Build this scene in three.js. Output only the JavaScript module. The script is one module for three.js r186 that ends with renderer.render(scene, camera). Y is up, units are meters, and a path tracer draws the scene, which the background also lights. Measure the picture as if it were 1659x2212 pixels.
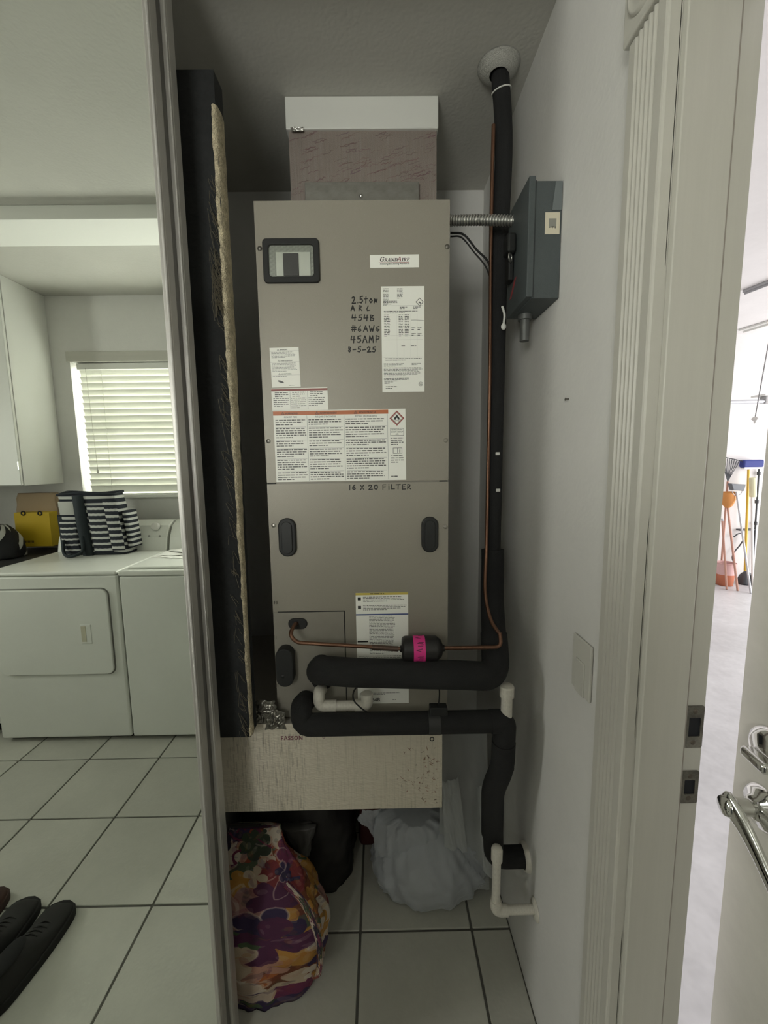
import * as THREE from 'three';
import { RoundedBoxGeometry } from 'three/addons/geometries/RoundedBoxGeometry.js';
import { mergeGeometries } from 'three/addons/utils/BufferGeometryUtils.js';
import { ImprovedNoise } from 'three/addons/math/ImprovedNoise.js';
import { MarchingCubes } from 'three/addons/objects/MarchingCubes.js';
import { RectAreaLightUniformsLib } from 'three/addons/lights/RectAreaLightUniformsLib.js';

// ---------------------------------------------------------------- camera, sky, light, exposure
const W = 1659, H = 2212, F = 885, EYE = 1.46;
const scene = new THREE.Scene();
const V = (x, y, z) => new THREE.Vector3(x, y, z);
const toFar = V(820 - W / 2, -(1000 - H / 2), -F).normalize();          // vanishing point of the closet's depth
const up = V(930 - W / 2, -(8450 - H / 2), -F).normalize().negate();    // vanishing point of the verticals
toFar.addScaledVector(up, -toFar.dot(up)).normalize();
const right = V().crossVectors(toFar, up);
const camToWorld = new THREE.Matrix4().makeBasis(right, up, toFar.clone().negate()).transpose();
const camera = new THREE.PerspectiveCamera(2 * Math.atan(H / 2 / F) * 180 / Math.PI, W / H, 0.02, 60);
camera.position.set(0, EYE, 0);
camera.quaternion.setFromRotationMatrix(camToWorld);
camera.updateMatrixWorld();

const renderer = new THREE.WebGLRenderer({ antialias: true });
renderer.toneMapping = THREE.LinearToneMapping;
renderer.toneMappingExposure = 1.0;
renderer.shadowMap.enabled = true;
RectAreaLightUniformsLib.init();

scene.background = new THREE.Color().setRGB(1.6, 1.7, 1.8);             // plain bright overcast sky outside the openings

const MIRROR = -0.8165, BACKROOM = 1.165;                               // mirror plane; laundry back wall (room side)
const WR = 0.39, CEIL = 2.43, CEIL2 = 2.55, REAR = -1.6;                // right wall, closet ceiling, room ceiling, closet back wall
const SKY = 19, DAY = [1, 0.965, 0.875];                                                         // daylight outside the real window and the two added, unseen ones
function daylight(name, w, h, x, y, z, tx, ty, tz, rgb, k) {
  const l = new THREE.RectAreaLight(new THREE.Color().setRGB(...rgb), k, w, h);
  l.name = name; l.position.set(x, y, z); l.lookAt(tx, ty, tz); scene.add(l); return l;
}
daylight('window_and_fill_daylight', 0.92, 0.94, -1.57, 1.72, BACKROOM + 0.17, -1.57, 1.72, 0, DAY, SKY);
daylight('window_and_fill_daylight', 0.72, 0.94, -0.69, 1.72, BACKROOM + 0.17, -0.69, 1.72, 0, DAY, SKY);  // fill for the closet through the added, unseen second window
daylight('window_and_fill_daylight', 0.44, 0.96, -3.26, 1.6, -0.26, 0, 1.6, -0.2, DAY, SKY);  // fill for the right wall through the added, unseen end window
daylight('garage_door_daylight', 4.6, 2.2, 7.4, 1.1, -2.4, 0, 1.1, -2.4, [1, 0.97, 0.985], 7.6);

// ---------------------------------------------------------------- helpers
const ray = (px, py) => V(px - W / 2, -(py - H / 2), -F).applyMatrix4(camToWorld);
const atZ = (px, py, D) => { const d = ray(px, py); return d.multiplyScalar(-D / d.z).add(camera.position); };       // on the plane D metres in front
const atX = (px, py, X) => { const d = ray(px, py); return d.multiplyScalar(X / d.x).add(camera.position); };        // on a side wall
const atY = (px, py, Y) => { const d = ray(px, py); return d.multiplyScalar((Y - EYE) / d.y).add(camera.position); };  // on the ground or a level top
const mz = (D) => 2 * MIRROR + D;                                                                                     // mirrored distance -> real z
let seed = 7;
const rnd = () => { seed = (seed + 0x6d2b79f5) | 0; let t = Math.imul(seed ^ (seed >>> 15), 1 | seed); t = (t + Math.imul(t ^ (t >>> 7), 61 | t)) ^ t; return ((t ^ (t >>> 14)) >>> 0) / 4294967296; };
const perlin = new ImprovedNoise(), noise = (x, y, z = 0) => perlin.noise(x + 31.7, y + 11.3, z + 5.1);
const lerp = (a, b, t) => a + (b - a) * t;
const smooth = (a, b, t) => { t = Math.min(1, Math.max(0, (t - a) / (b - a))); return t * t * (3 - 2 * t); };
const taken = new Map();
const numbered = (n) => { const k = taken.get(n) ?? 0; taken.set(n, k + 1); return k ? n + '_' + String(k).padStart(3, '0') : n; };
const origin = new Map();
function thing(name, label, category, pos = [0, 0, 0], group) {
  const o = new THREE.Group(); o.name = numbered(name); o.position.set(...pos); o.userData = { label, category };
  if (group) o.userData.group = group;
  origin.set(o, V(...pos)); scene.add(o); return o;
}
function part(parent, name, geo, mat, label) {                          // geometry in room coordinates
  const m = new THREE.Mesh(geo, mat), o = origin.get(parent);
  geo.translate(-o.x, -o.y, -o.z); m.name = name; m.castShadow = m.receiveShadow = true;
  if (label) m.userData.label = label;
  origin.set(m, o); parent.add(m); return m;
}
function single(name, geo, mat, label, category, group) {               // a thing that is one mesh
  const m = new THREE.Mesh(geo, mat); geo.computeBoundingBox(); const b = geo.boundingBox, c = b.getCenter(V()); c.y = b.min.y;
  geo.translate(-c.x, -c.y, -c.z); m.position.copy(c); origin.set(m, c);
  m.name = numbered(name); m.castShadow = m.receiveShadow = true; m.userData = { label, category }; if (group) m.userData.group = group;
  scene.add(m); return m;
}
function struct(name, geo, mat, label) {
  const m = new THREE.Mesh(geo, mat); m.name = name; m.castShadow = m.receiveShadow = true;
  m.userData = { kind: 'structure', label, category: name.split('_')[0] }; origin.set(m, V(0, 0, 0)); scene.add(m); return m;
}
const box = (x0, x1, y0, y1, z0, z1) => new THREE.BoxGeometry(x1 - x0, y1 - y0, z1 - z0).translate((x0 + x1) / 2, (y0 + y1) / 2, (z0 + z1) / 2);
const rbox = (x0, x1, y0, y1, z0, z1, r = 0.004, s = 2) => new RoundedBoxGeometry(x1 - x0, y1 - y0, z1 - z0, s, Math.min(r, (x1 - x0) / 2.01, (y1 - y0) / 2.01, (z1 - z0) / 2.01)).translate((x0 + x1) / 2, (y0 + y1) / 2, (z0 + z1) / 2);
const merge = (list) => mergeGeometries(list.map((g) => { g = g.index ? g.toNonIndexed() : g; for (const k of Object.keys(g.attributes)) if (!['position', 'normal', 'uv'].includes(k)) g.deleteAttribute(k); return g; }));
function metreUV(g, k = 1) {                                            // uv in metres, from the face's main direction
  g = g.index ? g.toNonIndexed() : g;
  const p = g.attributes.position, n = g.attributes.normal, uv = new Float32Array(p.count * 2);
  for (let i = 0; i < p.count; i += 3) {
    let a = 0, b = 0, c = 0;
    for (let j = 0; j < 3; j++) { a += n.getX(i + j); b += n.getY(i + j); c += n.getZ(i + j); }
    a = Math.abs(a); b = Math.abs(b); c = Math.abs(c);
    for (let j = i; j < i + 3; j++) {
      const x = p.getX(j), y = p.getY(j), z = p.getZ(j);
      uv[2 * j] = (a > b && a > c ? z : x) * k; uv[2 * j + 1] = (b > a && b > c ? z : y) * k;
    }
  }
  return g.setAttribute('uv', new THREE.BufferAttribute(uv, 2));
}
class Poly extends THREE.Curve {                                        // straight runs joined by rounded bends
  constructor(pts, bend) {
    super(); this.path = new THREE.CurvePath();
    let last = pts[0].clone();
    for (let i = 1; i < pts.length - 1; i++) {
      const p = pts[i], a = p.clone().sub(pts[i - 1]), b = pts[i + 1].clone().sub(p), r = Math.min(bend, a.length() * 0.49, b.length() * 0.49);
      const s = p.clone().addScaledVector(a.normalize(), -r), e = p.clone().addScaledVector(b.normalize(), r);
      if (s.distanceTo(last) > 1e-5) this.path.add(new THREE.LineCurve3(last, s));
      this.path.add(new THREE.QuadraticBezierCurve3(s, p.clone(), e)); last = e;
    }
    this.path.add(new THREE.LineCurve3(last, pts.at(-1).clone()));
  }
  getPoint(t, o = V()) { return o.copy(this.path.getPoint(t)); }
}
function pipe(pts, r, bend = 0.05, seg = 48, sides = 18, capped = true) {
  const c = pts.length > 2 ? new Poly(pts, bend) : new THREE.LineCurve3(pts[0], pts[1]);
  const list = [new THREE.TubeGeometry(c, pts.length > 2 ? seg : 1, r, sides)];
  if (capped) for (const [p, q] of [[pts[0], pts[1]], [pts.at(-1), pts.at(-2)]]) {
    const d = p.clone().sub(q).normalize(), g = new THREE.CircleGeometry(r, sides);
    g.applyQuaternion(new THREE.Quaternion().setFromUnitVectors(V(0, 0, 1), d)).translate(p.x, p.y, p.z); list.push(g);
  }
  return merge(list);
}
const spline = (pts, r, seg = 40, sides = 10) => new THREE.TubeGeometry(new THREE.CatmullRomCurve3(pts), seg, r, sides);
function lathe(profile, from, dir, n = 28) {                            // profile: [radius, distance along dir]
  const g = new THREE.LatheGeometry(profile.map(([r, h]) => new THREE.Vector2(r, h)), n);
  return g.applyQuaternion(new THREE.Quaternion().setFromUnitVectors(V(0, 1, 0), dir.clone().normalize())).translate(from.x, from.y, from.z);
}
function extrude(pts, depth, bevel = 0, holes = []) {
  const s = new THREE.Shape(pts.map(([x, y]) => new THREE.Vector2(x, y)));
  for (const h of holes) s.holes.push(new THREE.Path(h.map(([x, y]) => new THREE.Vector2(x, y))));
  return new THREE.ExtrudeGeometry(s, { depth, bevelEnabled: bevel > 0, bevelThickness: bevel, bevelSize: bevel, bevelOffset: -bevel, bevelSegments: 2, curveSegments: 10 });
}
function roundRect(x0, x1, y0, y1, r, n = 6) {
  const out = [];
  for (const [cx, cy, a] of [[x1 - r, y1 - r, 0], [x0 + r, y1 - r, 1], [x0 + r, y0 + r, 2], [x1 - r, y0 + r, 3]])
    for (let i = 0; i <= n; i++) { const t = (a + i / n) * Math.PI / 2; out.push([cx + r * Math.cos(t), cy + r * Math.sin(t)]); }
  return out;
}
// soft closed shell: rings from bottom (t=0) to top (t=1); ring(t) -> {x, y, z, rx, rz}; wob(theta, t) scales the radius
function shell(ring, wob, n = 72, m = 48, power = 2, closeTop = true) {
  const pos = [], uv = [], idx = [];
  for (let j = 0; j <= m; j++) for (let i = 0; i <= n; i++) {
    const t = j / m, th = i / n * Math.PI * 2, c = Math.cos(th), s = Math.sin(th), q = ring(t);
    const k = Math.pow(Math.pow(Math.abs(c), power) + Math.pow(Math.abs(s), power), -1 / power) * (wob ? wob(i === n ? 0 : th, t) : 1);
    pos.push(q.x + q.rx * c * k, q.y + (q.dy ? q.dy(th) : 0), q.z + q.rz * s * k); uv.push(i / n, t);
  }
  for (let j = 0; j < m; j++) for (let i = 0; i < n; i++) { const a = j * (n + 1) + i, b = a + n + 1; idx.push(a, b, a + 1, b, b + 1, a + 1); }
  const caps = [[0, 0]]; if (closeTop) caps.push([m, 1]);
  for (const [j, top] of caps) {
    const q = ring(top), c = pos.length / 3; pos.push(q.x, q.y, q.z); uv.push(0.5, top);
    for (let i = 0; i < n; i++) { const a = j * (n + 1) + i; top ? idx.push(a, c, a + 1) : idx.push(a, a + 1, c); }
  }
  const g = new THREE.BufferGeometry(); g.setAttribute('position', new THREE.Float32BufferAttribute(pos, 3)); g.setAttribute('uv', new THREE.Float32BufferAttribute(uv, 2)); g.setIndex(idx);
  g.computeVertexNormals();
  const N = g.attributes.normal;                                        // weld the seam's normals
  for (let j = 0; j <= m; j++) { const a = j * (n + 1), b = a + n, v = V(N.getX(a) + N.getX(b), N.getY(a) + N.getY(b), N.getZ(a) + N.getZ(b)).normalize(); N.setXYZ(a, v.x, v.y, v.z); N.setXYZ(b, v.x, v.y, v.z); }
  return g;
}

// ---------------------------------------------------------------- textures and materials
function tileNoise(n, octaves, seedNo) {                                // seamless value noise, 0..1
  const out = new Float32Array(n * n); let s = seedNo * 7919 + 1, amp = 0;
  const r = () => { s = (Math.imul(s, 1664525) + 1013904223) >>> 0; return s / 4294967296; };
  for (const [cells, a] of octaves) {
    const g = Array.from({ length: cells * cells }, r); amp += a;
    for (let y = 0; y < n; y++) for (let x = 0; x < n; x++) {
      const u = x / n * cells, v = y / n * cells, i = Math.floor(u), j = Math.floor(v), a0 = u - i, b0 = v - j, fu = a0 * a0 * (3 - 2 * a0), fv = b0 * b0 * (3 - 2 * b0);
      const at = (p, q) => g[(q % cells) * cells + (p % cells)];
      out[y * n + x] += a * lerp(lerp(at(i, j), at(i + 1, j), fu), lerp(at(i, j + 1), at(i + 1, j + 1), fu), fv);
    }
  }
  return out.map((v) => v / amp);
}
function noiseTexture(n, octaves, seedNo, lo = 0, hi = 1, tint = [1, 1, 1], srgb = false, repeat = 1) {
  const v = tileNoise(n, octaves, seedNo), d = new Uint8Array(n * n * 4);
  for (let i = 0; i < n * n; i++) { const k = lerp(lo, hi, v[i]) * 255; d[4 * i] = k * tint[0]; d[4 * i + 1] = k * tint[1]; d[4 * i + 2] = k * tint[2]; d[4 * i + 3] = 255; }
  const t = new THREE.DataTexture(d, n, n); t.wrapS = t.wrapT = THREE.RepeatWrapping; t.magFilter = THREE.LinearFilter; t.repeat.set(repeat, repeat); if (srgb) t.colorSpace = THREE.SRGBColorSpace; t.needsUpdate = true; return t;
}
const rgb = (r, g, b) => new THREE.Color().setRGB(r, g, b);
const mat = (c, roughness = 0.6, o = {}) => new THREE.MeshStandardMaterial({ color: c.isColor ? c : rgb(...c), roughness, ...o });
const phys = (c, roughness = 0.5, o = {}) => new THREE.MeshPhysicalMaterial({ color: c.isColor ? c : rgb(...c), roughness, ...o });
const peel = noiseTexture(256, [[64, 1], [32, 0.6], [128, 0.4]], 3, 0, 1, [1, 1, 1], false, 2.5);
const fine = noiseTexture(256, [[128, 1], [64, 0.5]], 5, 0, 1, [1, 1, 1], false, 6);
const mottle = (lo, seedNo, rep = 1, oct = [[4, 1], [9, 0.6], [40, 0.35], [128, 0.25]]) => noiseTexture(256, oct, seedNo, lo, 1, [1, 1, 1], true, rep);
const M = {
  wall: mat([0.75, 0.74, 0.715], 0.75, { bumpMap: peel, bumpScale: 0.00035, map: mottle(0.95, 11) }),
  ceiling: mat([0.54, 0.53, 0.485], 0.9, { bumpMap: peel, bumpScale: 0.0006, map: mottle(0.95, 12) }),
  beam: mat([0.86, 0.86, 0.82], 0.55),  // whiter than the ceiling: brightness of the lit underside put into the colour
  trim: mat([0.57, 0.555, 0.5], 0.42, { map: mottle(0.95, 13, 2) }),
  door: mat([0.62, 0.6, 0.54], 0.45, { map: mottle(0.9, 14, 2) }),
  gap: mat([0.25, 0.235, 0.21], 0.8),
  mirror: mat([0.76, 0.79, 0.745], 0.0, { metalness: 1 }),
  alu: mat([0.62, 0.605, 0.58], 0.34, { metalness: 0.85, bumpMap: fine, bumpScale: 0.0002 }),
  grout: mat([0.16, 0.155, 0.135], 0.9, { map: mottle(0.75, 15, 3) }),
  cabinet: mat([0.31, 0.29, 0.25], 0.42, { map: mottle(0.95, 17, 2), bumpMap: fine, bumpScale: 0.00012, metalness: 0.15 }),
  cabinetDark: mat([0.2, 0.19, 0.165], 0.5),
  black: mat([0.013, 0.0135, 0.0135], 0.65),
  blackGloss: mat([0.01, 0.011, 0.011], 0.5),
  foam: mat([0.021, 0.021, 0.022], 0.9, { bumpMap: fine, bumpScale: 0.0006, map: mottle(0.7, 18, 3) }),
  copper: mat([0.38, 0.205, 0.135], 0.45, { metalness: 0.9, map: mottle(0.55, 19, 6) }),
  steel: mat([0.6, 0.59, 0.56], 0.3, { metalness: 0.9 }),
  wornSteel: mat([0.36, 0.34, 0.3], 0.45, { metalness: 0.7, map: mottle(0.45, 20, 12) }),
  chrome: mat([0.72, 0.72, 0.7], 0.06, { metalness: 1 }),
  pvc: mat([0.74, 0.71, 0.63], 0.35, { map: mottle(0.88, 21, 6) }),
  plastic: mat([0.72, 0.71, 0.67], 0.4),
  greyBox: mat([0.085, 0.1, 0.103], 0.5, { bumpMap: fine, bumpScale: 0.0002, map: mottle(0.88, 22, 3) }),
  white: mat([0.78, 0.78, 0.74], 0.4),
  enamel: mat([0.78, 0.79, 0.74], 0.3, { map: mottle(0.96, 23, 1) }),
  liner: mat([0.03, 0.032, 0.033], 0.95, { bumpMap: noiseTexture(256, [[6, 1], [24, 0.6], [90, 0.5]], 24, 0, 1, [1, 1, 1], false, 3), bumpScale: 0.003, map: mottle(0.55, 25, 2) }),
  fibre: mat([0.88, 0.82, 0.68], 0.95, { map: noiseTexture(256, [[12, 1], [60, 1], [128, 0.8]], 26, 0.55, 1, [1, 0.97, 0.9], true, 8), bumpMap: fine, bumpScale: 0.003 }),
  rubber: mat([0.016, 0.016, 0.016], 0.7),
};
function canvas(w, h, draw) { const c = document.createElement('canvas'); c.width = w; c.height = h; const x = c.getContext('2d'); draw(x, w, h); const t = new THREE.CanvasTexture(c); t.colorSpace = THREE.SRGBColorSpace; t.anisotropy = 8; return t; }
// a sheet with a printed front (+z), the other sides plain
const printed = (tex, edge, rough = 0.45) => { const f = new THREE.MeshStandardMaterial({ map: tex, roughness: rough }); return [edge, edge, edge, edge, f, edge]; };

// ---------------------------------------------------------------- the setting
// floor: grout bed with every tile a piece
const floor = struct('floor', metreUV(box(-3.1, WR, -0.08, -0.004, REAR, BACKROOM)), M.grout, 'off white ceramic floor tiles with grey grout');
{
  const P = 0.35, G = 0.0035, variants = [];
  for (let i = 0; i < 4; i++) variants.push(mat([0.56 + 0.02 * i, 0.555 + 0.02 * i, 0.49 + 0.018 * i], 0.36 + 0.03 * i, { map: mottle(0.9, 30 + i, 1.7), bumpMap: peel, bumpScale: 0.0004 }));
  const cache = new Map();
  for (let i = -10; i <= 0; i++) for (let j = -2; j <= 6; j++) {
    const x0 = Math.max(-3.1, 0.268 + P * i - P), x1 = Math.min(WR, x0 === -3.1 ? 0.268 + P * i : x0 + P), z0 = Math.max(REAR, -1.12 + P * (j)), z1 = Math.min(BACKROOM, -1.12 + P * (j + 1));
    if (x1 - x0 < 0.02 || z1 - z0 < 0.02) continue;
    const w = x1 - x0 - 2 * G, d = z1 - z0 - 2 * G, key = w.toFixed(3) + '_' + d.toFixed(3);
    if (!cache.has(key)) cache.set(key, metreUV(rbox(-w / 2, w / 2, -0.008, 0, -d / 2, d / 2, 0.0025, 1)));
    const t = new THREE.Mesh(cache.get(key), variants[Math.floor(rnd() * 4)]); t.name = 'floor_tile'; t.castShadow = t.receiveShadow = true;
    t.position.set((x0 + x1) / 2, 0, (z0 + z1) / 2); floor.add(t);
  }
  for (let j = -2; j <= 6; j++) {                                       // the cut column against the right wall
    const x0 = 0.268, x1 = WR, z0 = Math.max(REAR, -1.12 + P * j), z1 = Math.min(BACKROOM, -1.12 + P * (j + 1)); if (z1 - z0 < 0.02) continue;
    const t = new THREE.Mesh(metreUV(rbox(x0 + G, x1 - G, -0.008, 0, z0 + G, z1 - G, 0.0025, 1)), variants[(j + 4) % 4]); t.name = 'floor_tile'; t.castShadow = t.receiveShadow = true; floor.add(t);
  }
}
const DJ = 0.585, HINGE = 0.235, DH = 2.045, WT = 0.104;                // far jamb, near jamb, door opening height, wall thickness
const OUT = WR + WT;
struct('wall_right', metreUV(merge([box(WR, OUT, -0.22, 2.7, REAR - 0.1, -DJ - 0.02), box(WR, OUT, DH + 0.02, 2.7, -DJ - 0.02, HINGE + 0.02), box(WR, OUT, -0.22, 2.7, HINGE + 0.02, BACKROOM + 0.12), box(WR, OUT, -0.22, -0.004, -DJ - 0.02, HINGE + 0.02)])), M.wall, 'pale grey painted side wall with the garage door opening');
struct('wall_back', metreUV(box(-3.2, WR, -0.08, 2.7, REAR - 0.1, REAR)), M.wall, 'pale painted wall at the back of the closet');
struct('wall_left', metreUV(merge([box(-3.2, -3.1, -0.08, 2.7, REAR, -0.46), box(-3.2, -3.1, -0.08, 2.7, -0.06, BACKROOM + 0.12), box(-3.2, -3.1, -0.08, 1.14, -0.46, -0.06), box(-3.2, -3.1, 2.06, 2.7, -0.46, -0.06)])), M.wall, 'pale painted end wall of the laundry room');
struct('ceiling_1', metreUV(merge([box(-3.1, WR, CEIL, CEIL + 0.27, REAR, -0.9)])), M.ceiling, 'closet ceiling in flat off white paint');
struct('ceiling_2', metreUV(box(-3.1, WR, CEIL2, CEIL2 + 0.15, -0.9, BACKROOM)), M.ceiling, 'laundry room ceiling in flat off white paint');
struct('wall_front', metreUV(merge([box(-3.1, -1.75, 0, CEIL2, -0.9, -0.78), box(-1.75, WR, 2.4, CEIL2, -0.9, -0.78)])), M.wall, 'painted wall around the closet opening');
struct('wall_partition', metreUV(box(-0.62, -0.55, 0, CEIL, REAR, -0.9)), M.wall, 'dark side partition inside the closet');
{ // laundry back wall: the mirrored window and an added, unseen one for fill
  const y0 = 1.27, y1 = 2.14, z0 = BACKROOM, z1 = BACKROOM + 0.12, xs = [[-2.015, -1.11], [-1.04, -0.34]];
  struct('wall_laundry', metreUV(merge([box(-3.1, WR, 0, y0, z0, z1), box(-3.1, WR, y1, 2.7, z0, z1), box(-3.1, xs[0][0], y0, y1, z0, z1), box(xs[0][1], xs[1][0], y0, y1, z0, z1), box(xs[1][1], WR, y0, y1, z0, z1)])), M.wall, 'pale painted laundry wall with a window and an added second one');
  const glass = phys([0.95, 0.97, 0.97], 0.02, { transmission: 1, thickness: 0, ior: 1.45 });
  xs.forEach(([a, b], i) => {
    const z = z0 + 0.09, frame = merge([box(a, b, y0, y0 + 0.04, z, z + 0.03), box(a, b, y1 - 0.04, y1, z, z + 0.03), box(a, a + 0.04, y0 + 0.04, y1 - 0.04, z, z + 0.03), box(b - 0.04, b, y0 + 0.04, y1 - 0.04, z, z + 0.03), box(a + 0.04, b - 0.04, 1.69, 1.72, z, z + 0.03)]);
    const w = struct('window_' + (i + 1), frame, M.plastic, i ? 'added unseen window for fill light with its blind raised' : 'white framed window behind a closed blind');
    for (const [p, q] of [[y0 + 0.04, 1.69], [1.72, y1 - 0.04]]) part(w, 'pane', box(a + 0.04, b - 0.04, p, q, z + 0.012, z + 0.016), glass);
    part(w, 'window_sill', rbox(a - 0.03, b + 0.03, y0 - 0.022, y0, z0 - 0.035, z, 0.004), M.white);
    part(w, 'head_trim', rbox(a - 0.02, b + 0.02, y1, y1 + 0.065, z0 - 0.008, z0, 0.003), M.trim);
  });
}
{ // small unseen window added in the end wall to light the right wall
  const z = -3.18, w = struct('window_3', merge([box(z, z + 0.03, 1.14, 1.175, -0.46, -0.06), box(z, z + 0.03, 2.025, 2.06, -0.46, -0.06), box(z, z + 0.03, 1.175, 2.025, -0.46, -0.425), box(z, z + 0.03, 1.175, 2.025, -0.095, -0.06)]), M.plastic, 'small unseen window added in the end wall for fill light');
  part(w, 'pane', box(z + 0.012, z + 0.016, 1.175, 2.025, -0.425, -0.095), phys([0.95, 0.97, 0.97], 0.02, { transmission: 1, thickness: 0, ior: 1.45 }));
  part(w, 'window_sill', rbox(z, -3.07, 1.12, 1.14, -0.49, -0.03, 0.004), M.white);
}
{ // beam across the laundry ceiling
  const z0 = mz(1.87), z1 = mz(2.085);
  struct('ceiling_beam', metreUV(rbox(-3.1, WR, 2.494, CEIL2, z0, z1, 0.003)), M.beam, 'shallow beam across the laundry ceiling coloured brighter to look lit from below');
}
{ // door casing with flutes, corner block, jamb and stop
  const X = 0.372, z0 = -0.672, z1 = -DJ + 0.0, top = atX(1355, 110, X).y;
  const prof = [[0, 0], [0, 0.015], [0.004, 0.018]];                    // across the casing: [distance from outer edge, projection]
  const n = 5, a = 0.018, w = 0.0105;
  for (let i = 0; i < n; i++) for (let k = 0; k <= 6; k++) { const t = k / 6; prof.push([a + i * w + t * (w - 0.0025), 0.018 - 0.0042 * Math.sin(Math.PI * t)]); }
  prof.push([0.083, 0.018], [0.0858, 0.0168], [0.087, 0.014], [0.087, 0]);
  const g = extrude(prof.map(([u, v]) => [-u, v]), top, 0);              // extruded upward, then turned onto the wall
  g.rotateX(-Math.PI / 2).rotateY(Math.PI / 2).translate(WR, 0, z0);
  const c = struct('trim_1', merge([g]), M.trim, 'fluted door casing with a corner block');
  part(c, 'corner_block', rbox(WR - 0.024, WR, top + 0.001, top + 0.096, z0 - 0.004, z1 + 0.008, 0.003), M.trim);
  const bc = V(WR - 0.0235, top + 0.05, (z0 + z1) / 2);
  part(c, 'rosette', lathe([[0.0001, 0.004], [0.006, 0.005], [0.012, 0.002], [0.018, 0.0055], [0.024, 0.0015], [0.03, 0.005], [0.034, 0.004], [0.036, 0]], bc, V(-1, 0, 0), 36), M.trim);
  part(c, 'head_casing', rbox(WR - 0.018, WR, top + 0.006, top + 0.09, z1 + 0.009, HINGE + 0.0, 0.004), M.trim);
  const hc = part(c, 'side_casing', rbox(WR - 0.018, WR, 0, top, HINGE + 0.004, HINGE + 0.09, 0.004), M.trim);
  const st = atZ(1498, 1200, DJ).x;                                     // stop edge
  const j = struct('trim_2', merge([box(WR - 0.001, OUT + 0.001, 0, DH + 0.018, -DJ - 0.019, -DJ), box(WR - 0.001, OUT + 0.001, DH, DH + 0.018, -DJ, HINGE), box(WR - 0.001, OUT + 0.001, 0, DH + 0.018, HINGE, HINGE + 0.019)]), M.trim, 'white door jamb with metal strike plates');
  part(j, 'door_stop', merge([rbox(WR + 0.001, st, 0.002, DH, -DJ, -DJ + 0.011, 0.002), rbox(WR + 0.001, st, 0.002, DH, HINGE - 0.011, HINGE, 0.002), rbox(WR + 0.001, st, DH - 0.011, DH, -DJ + 0.011, HINGE - 0.011, 0.002)]), M.trim);
  part(j, 'weatherstrip', rbox(st, st + 0.006, 0.002, DH - 0.001, -DJ, -DJ + 0.006, 0.002), mat([0.3, 0.27, 0.235], 0.85), 'brownish weather strip beside the stop');
  const plate = (px0, py0, px1, py1, hx0, hy0, hx1, hy1) => {
    const p = atZ(px0, py0, DJ), q = atZ(px1, py1, DJ), h0 = atZ(hx0, hy0, DJ), h1 = atZ(hx1, hy1, DJ);
    const x0 = Math.max(p.x, st + 0.0065), x1 = Math.min(q.x, OUT - 0.0005);
    const s = part(j, 'strike_plate', extrude(roundRect(x0, x1, q.y, p.y, 0.003, 3), 0.0018, 0, [roundRect(h0.x, h1.x, h1.y, h0.y, 0.0015, 2).reverse()]).translate(0, 0, -DJ + 0.0005), M.wornSteel, 'worn metal strike plate');
    part(s, 'bolt_hole', box(h0.x, h1.x, h1.y, h0.y, -DJ + 0.0003, -DJ + 0.0006), mat([0.006, 0.007, 0.012], 0.7));
    for (const y of [p.y - 0.009, q.y + 0.009]) part(s, 'screw', lathe([[0.0001, 0.0012], [0.003, 0.001], [0.0042, 0]], V((x0 + x1) / 2, y, -DJ + 0.0023), V(0, 0, 1), 12), mat([0.13, 0.11, 0.09], 0.5, { metalness: 0.6 }));
  };
  plate(1479, 1524, 1516, 1613, 1487, 1549, 1509, 1589);
  plate(1468, 1664, 1514, 1732, 1477, 1683, 1497, 1713);
}
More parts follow.
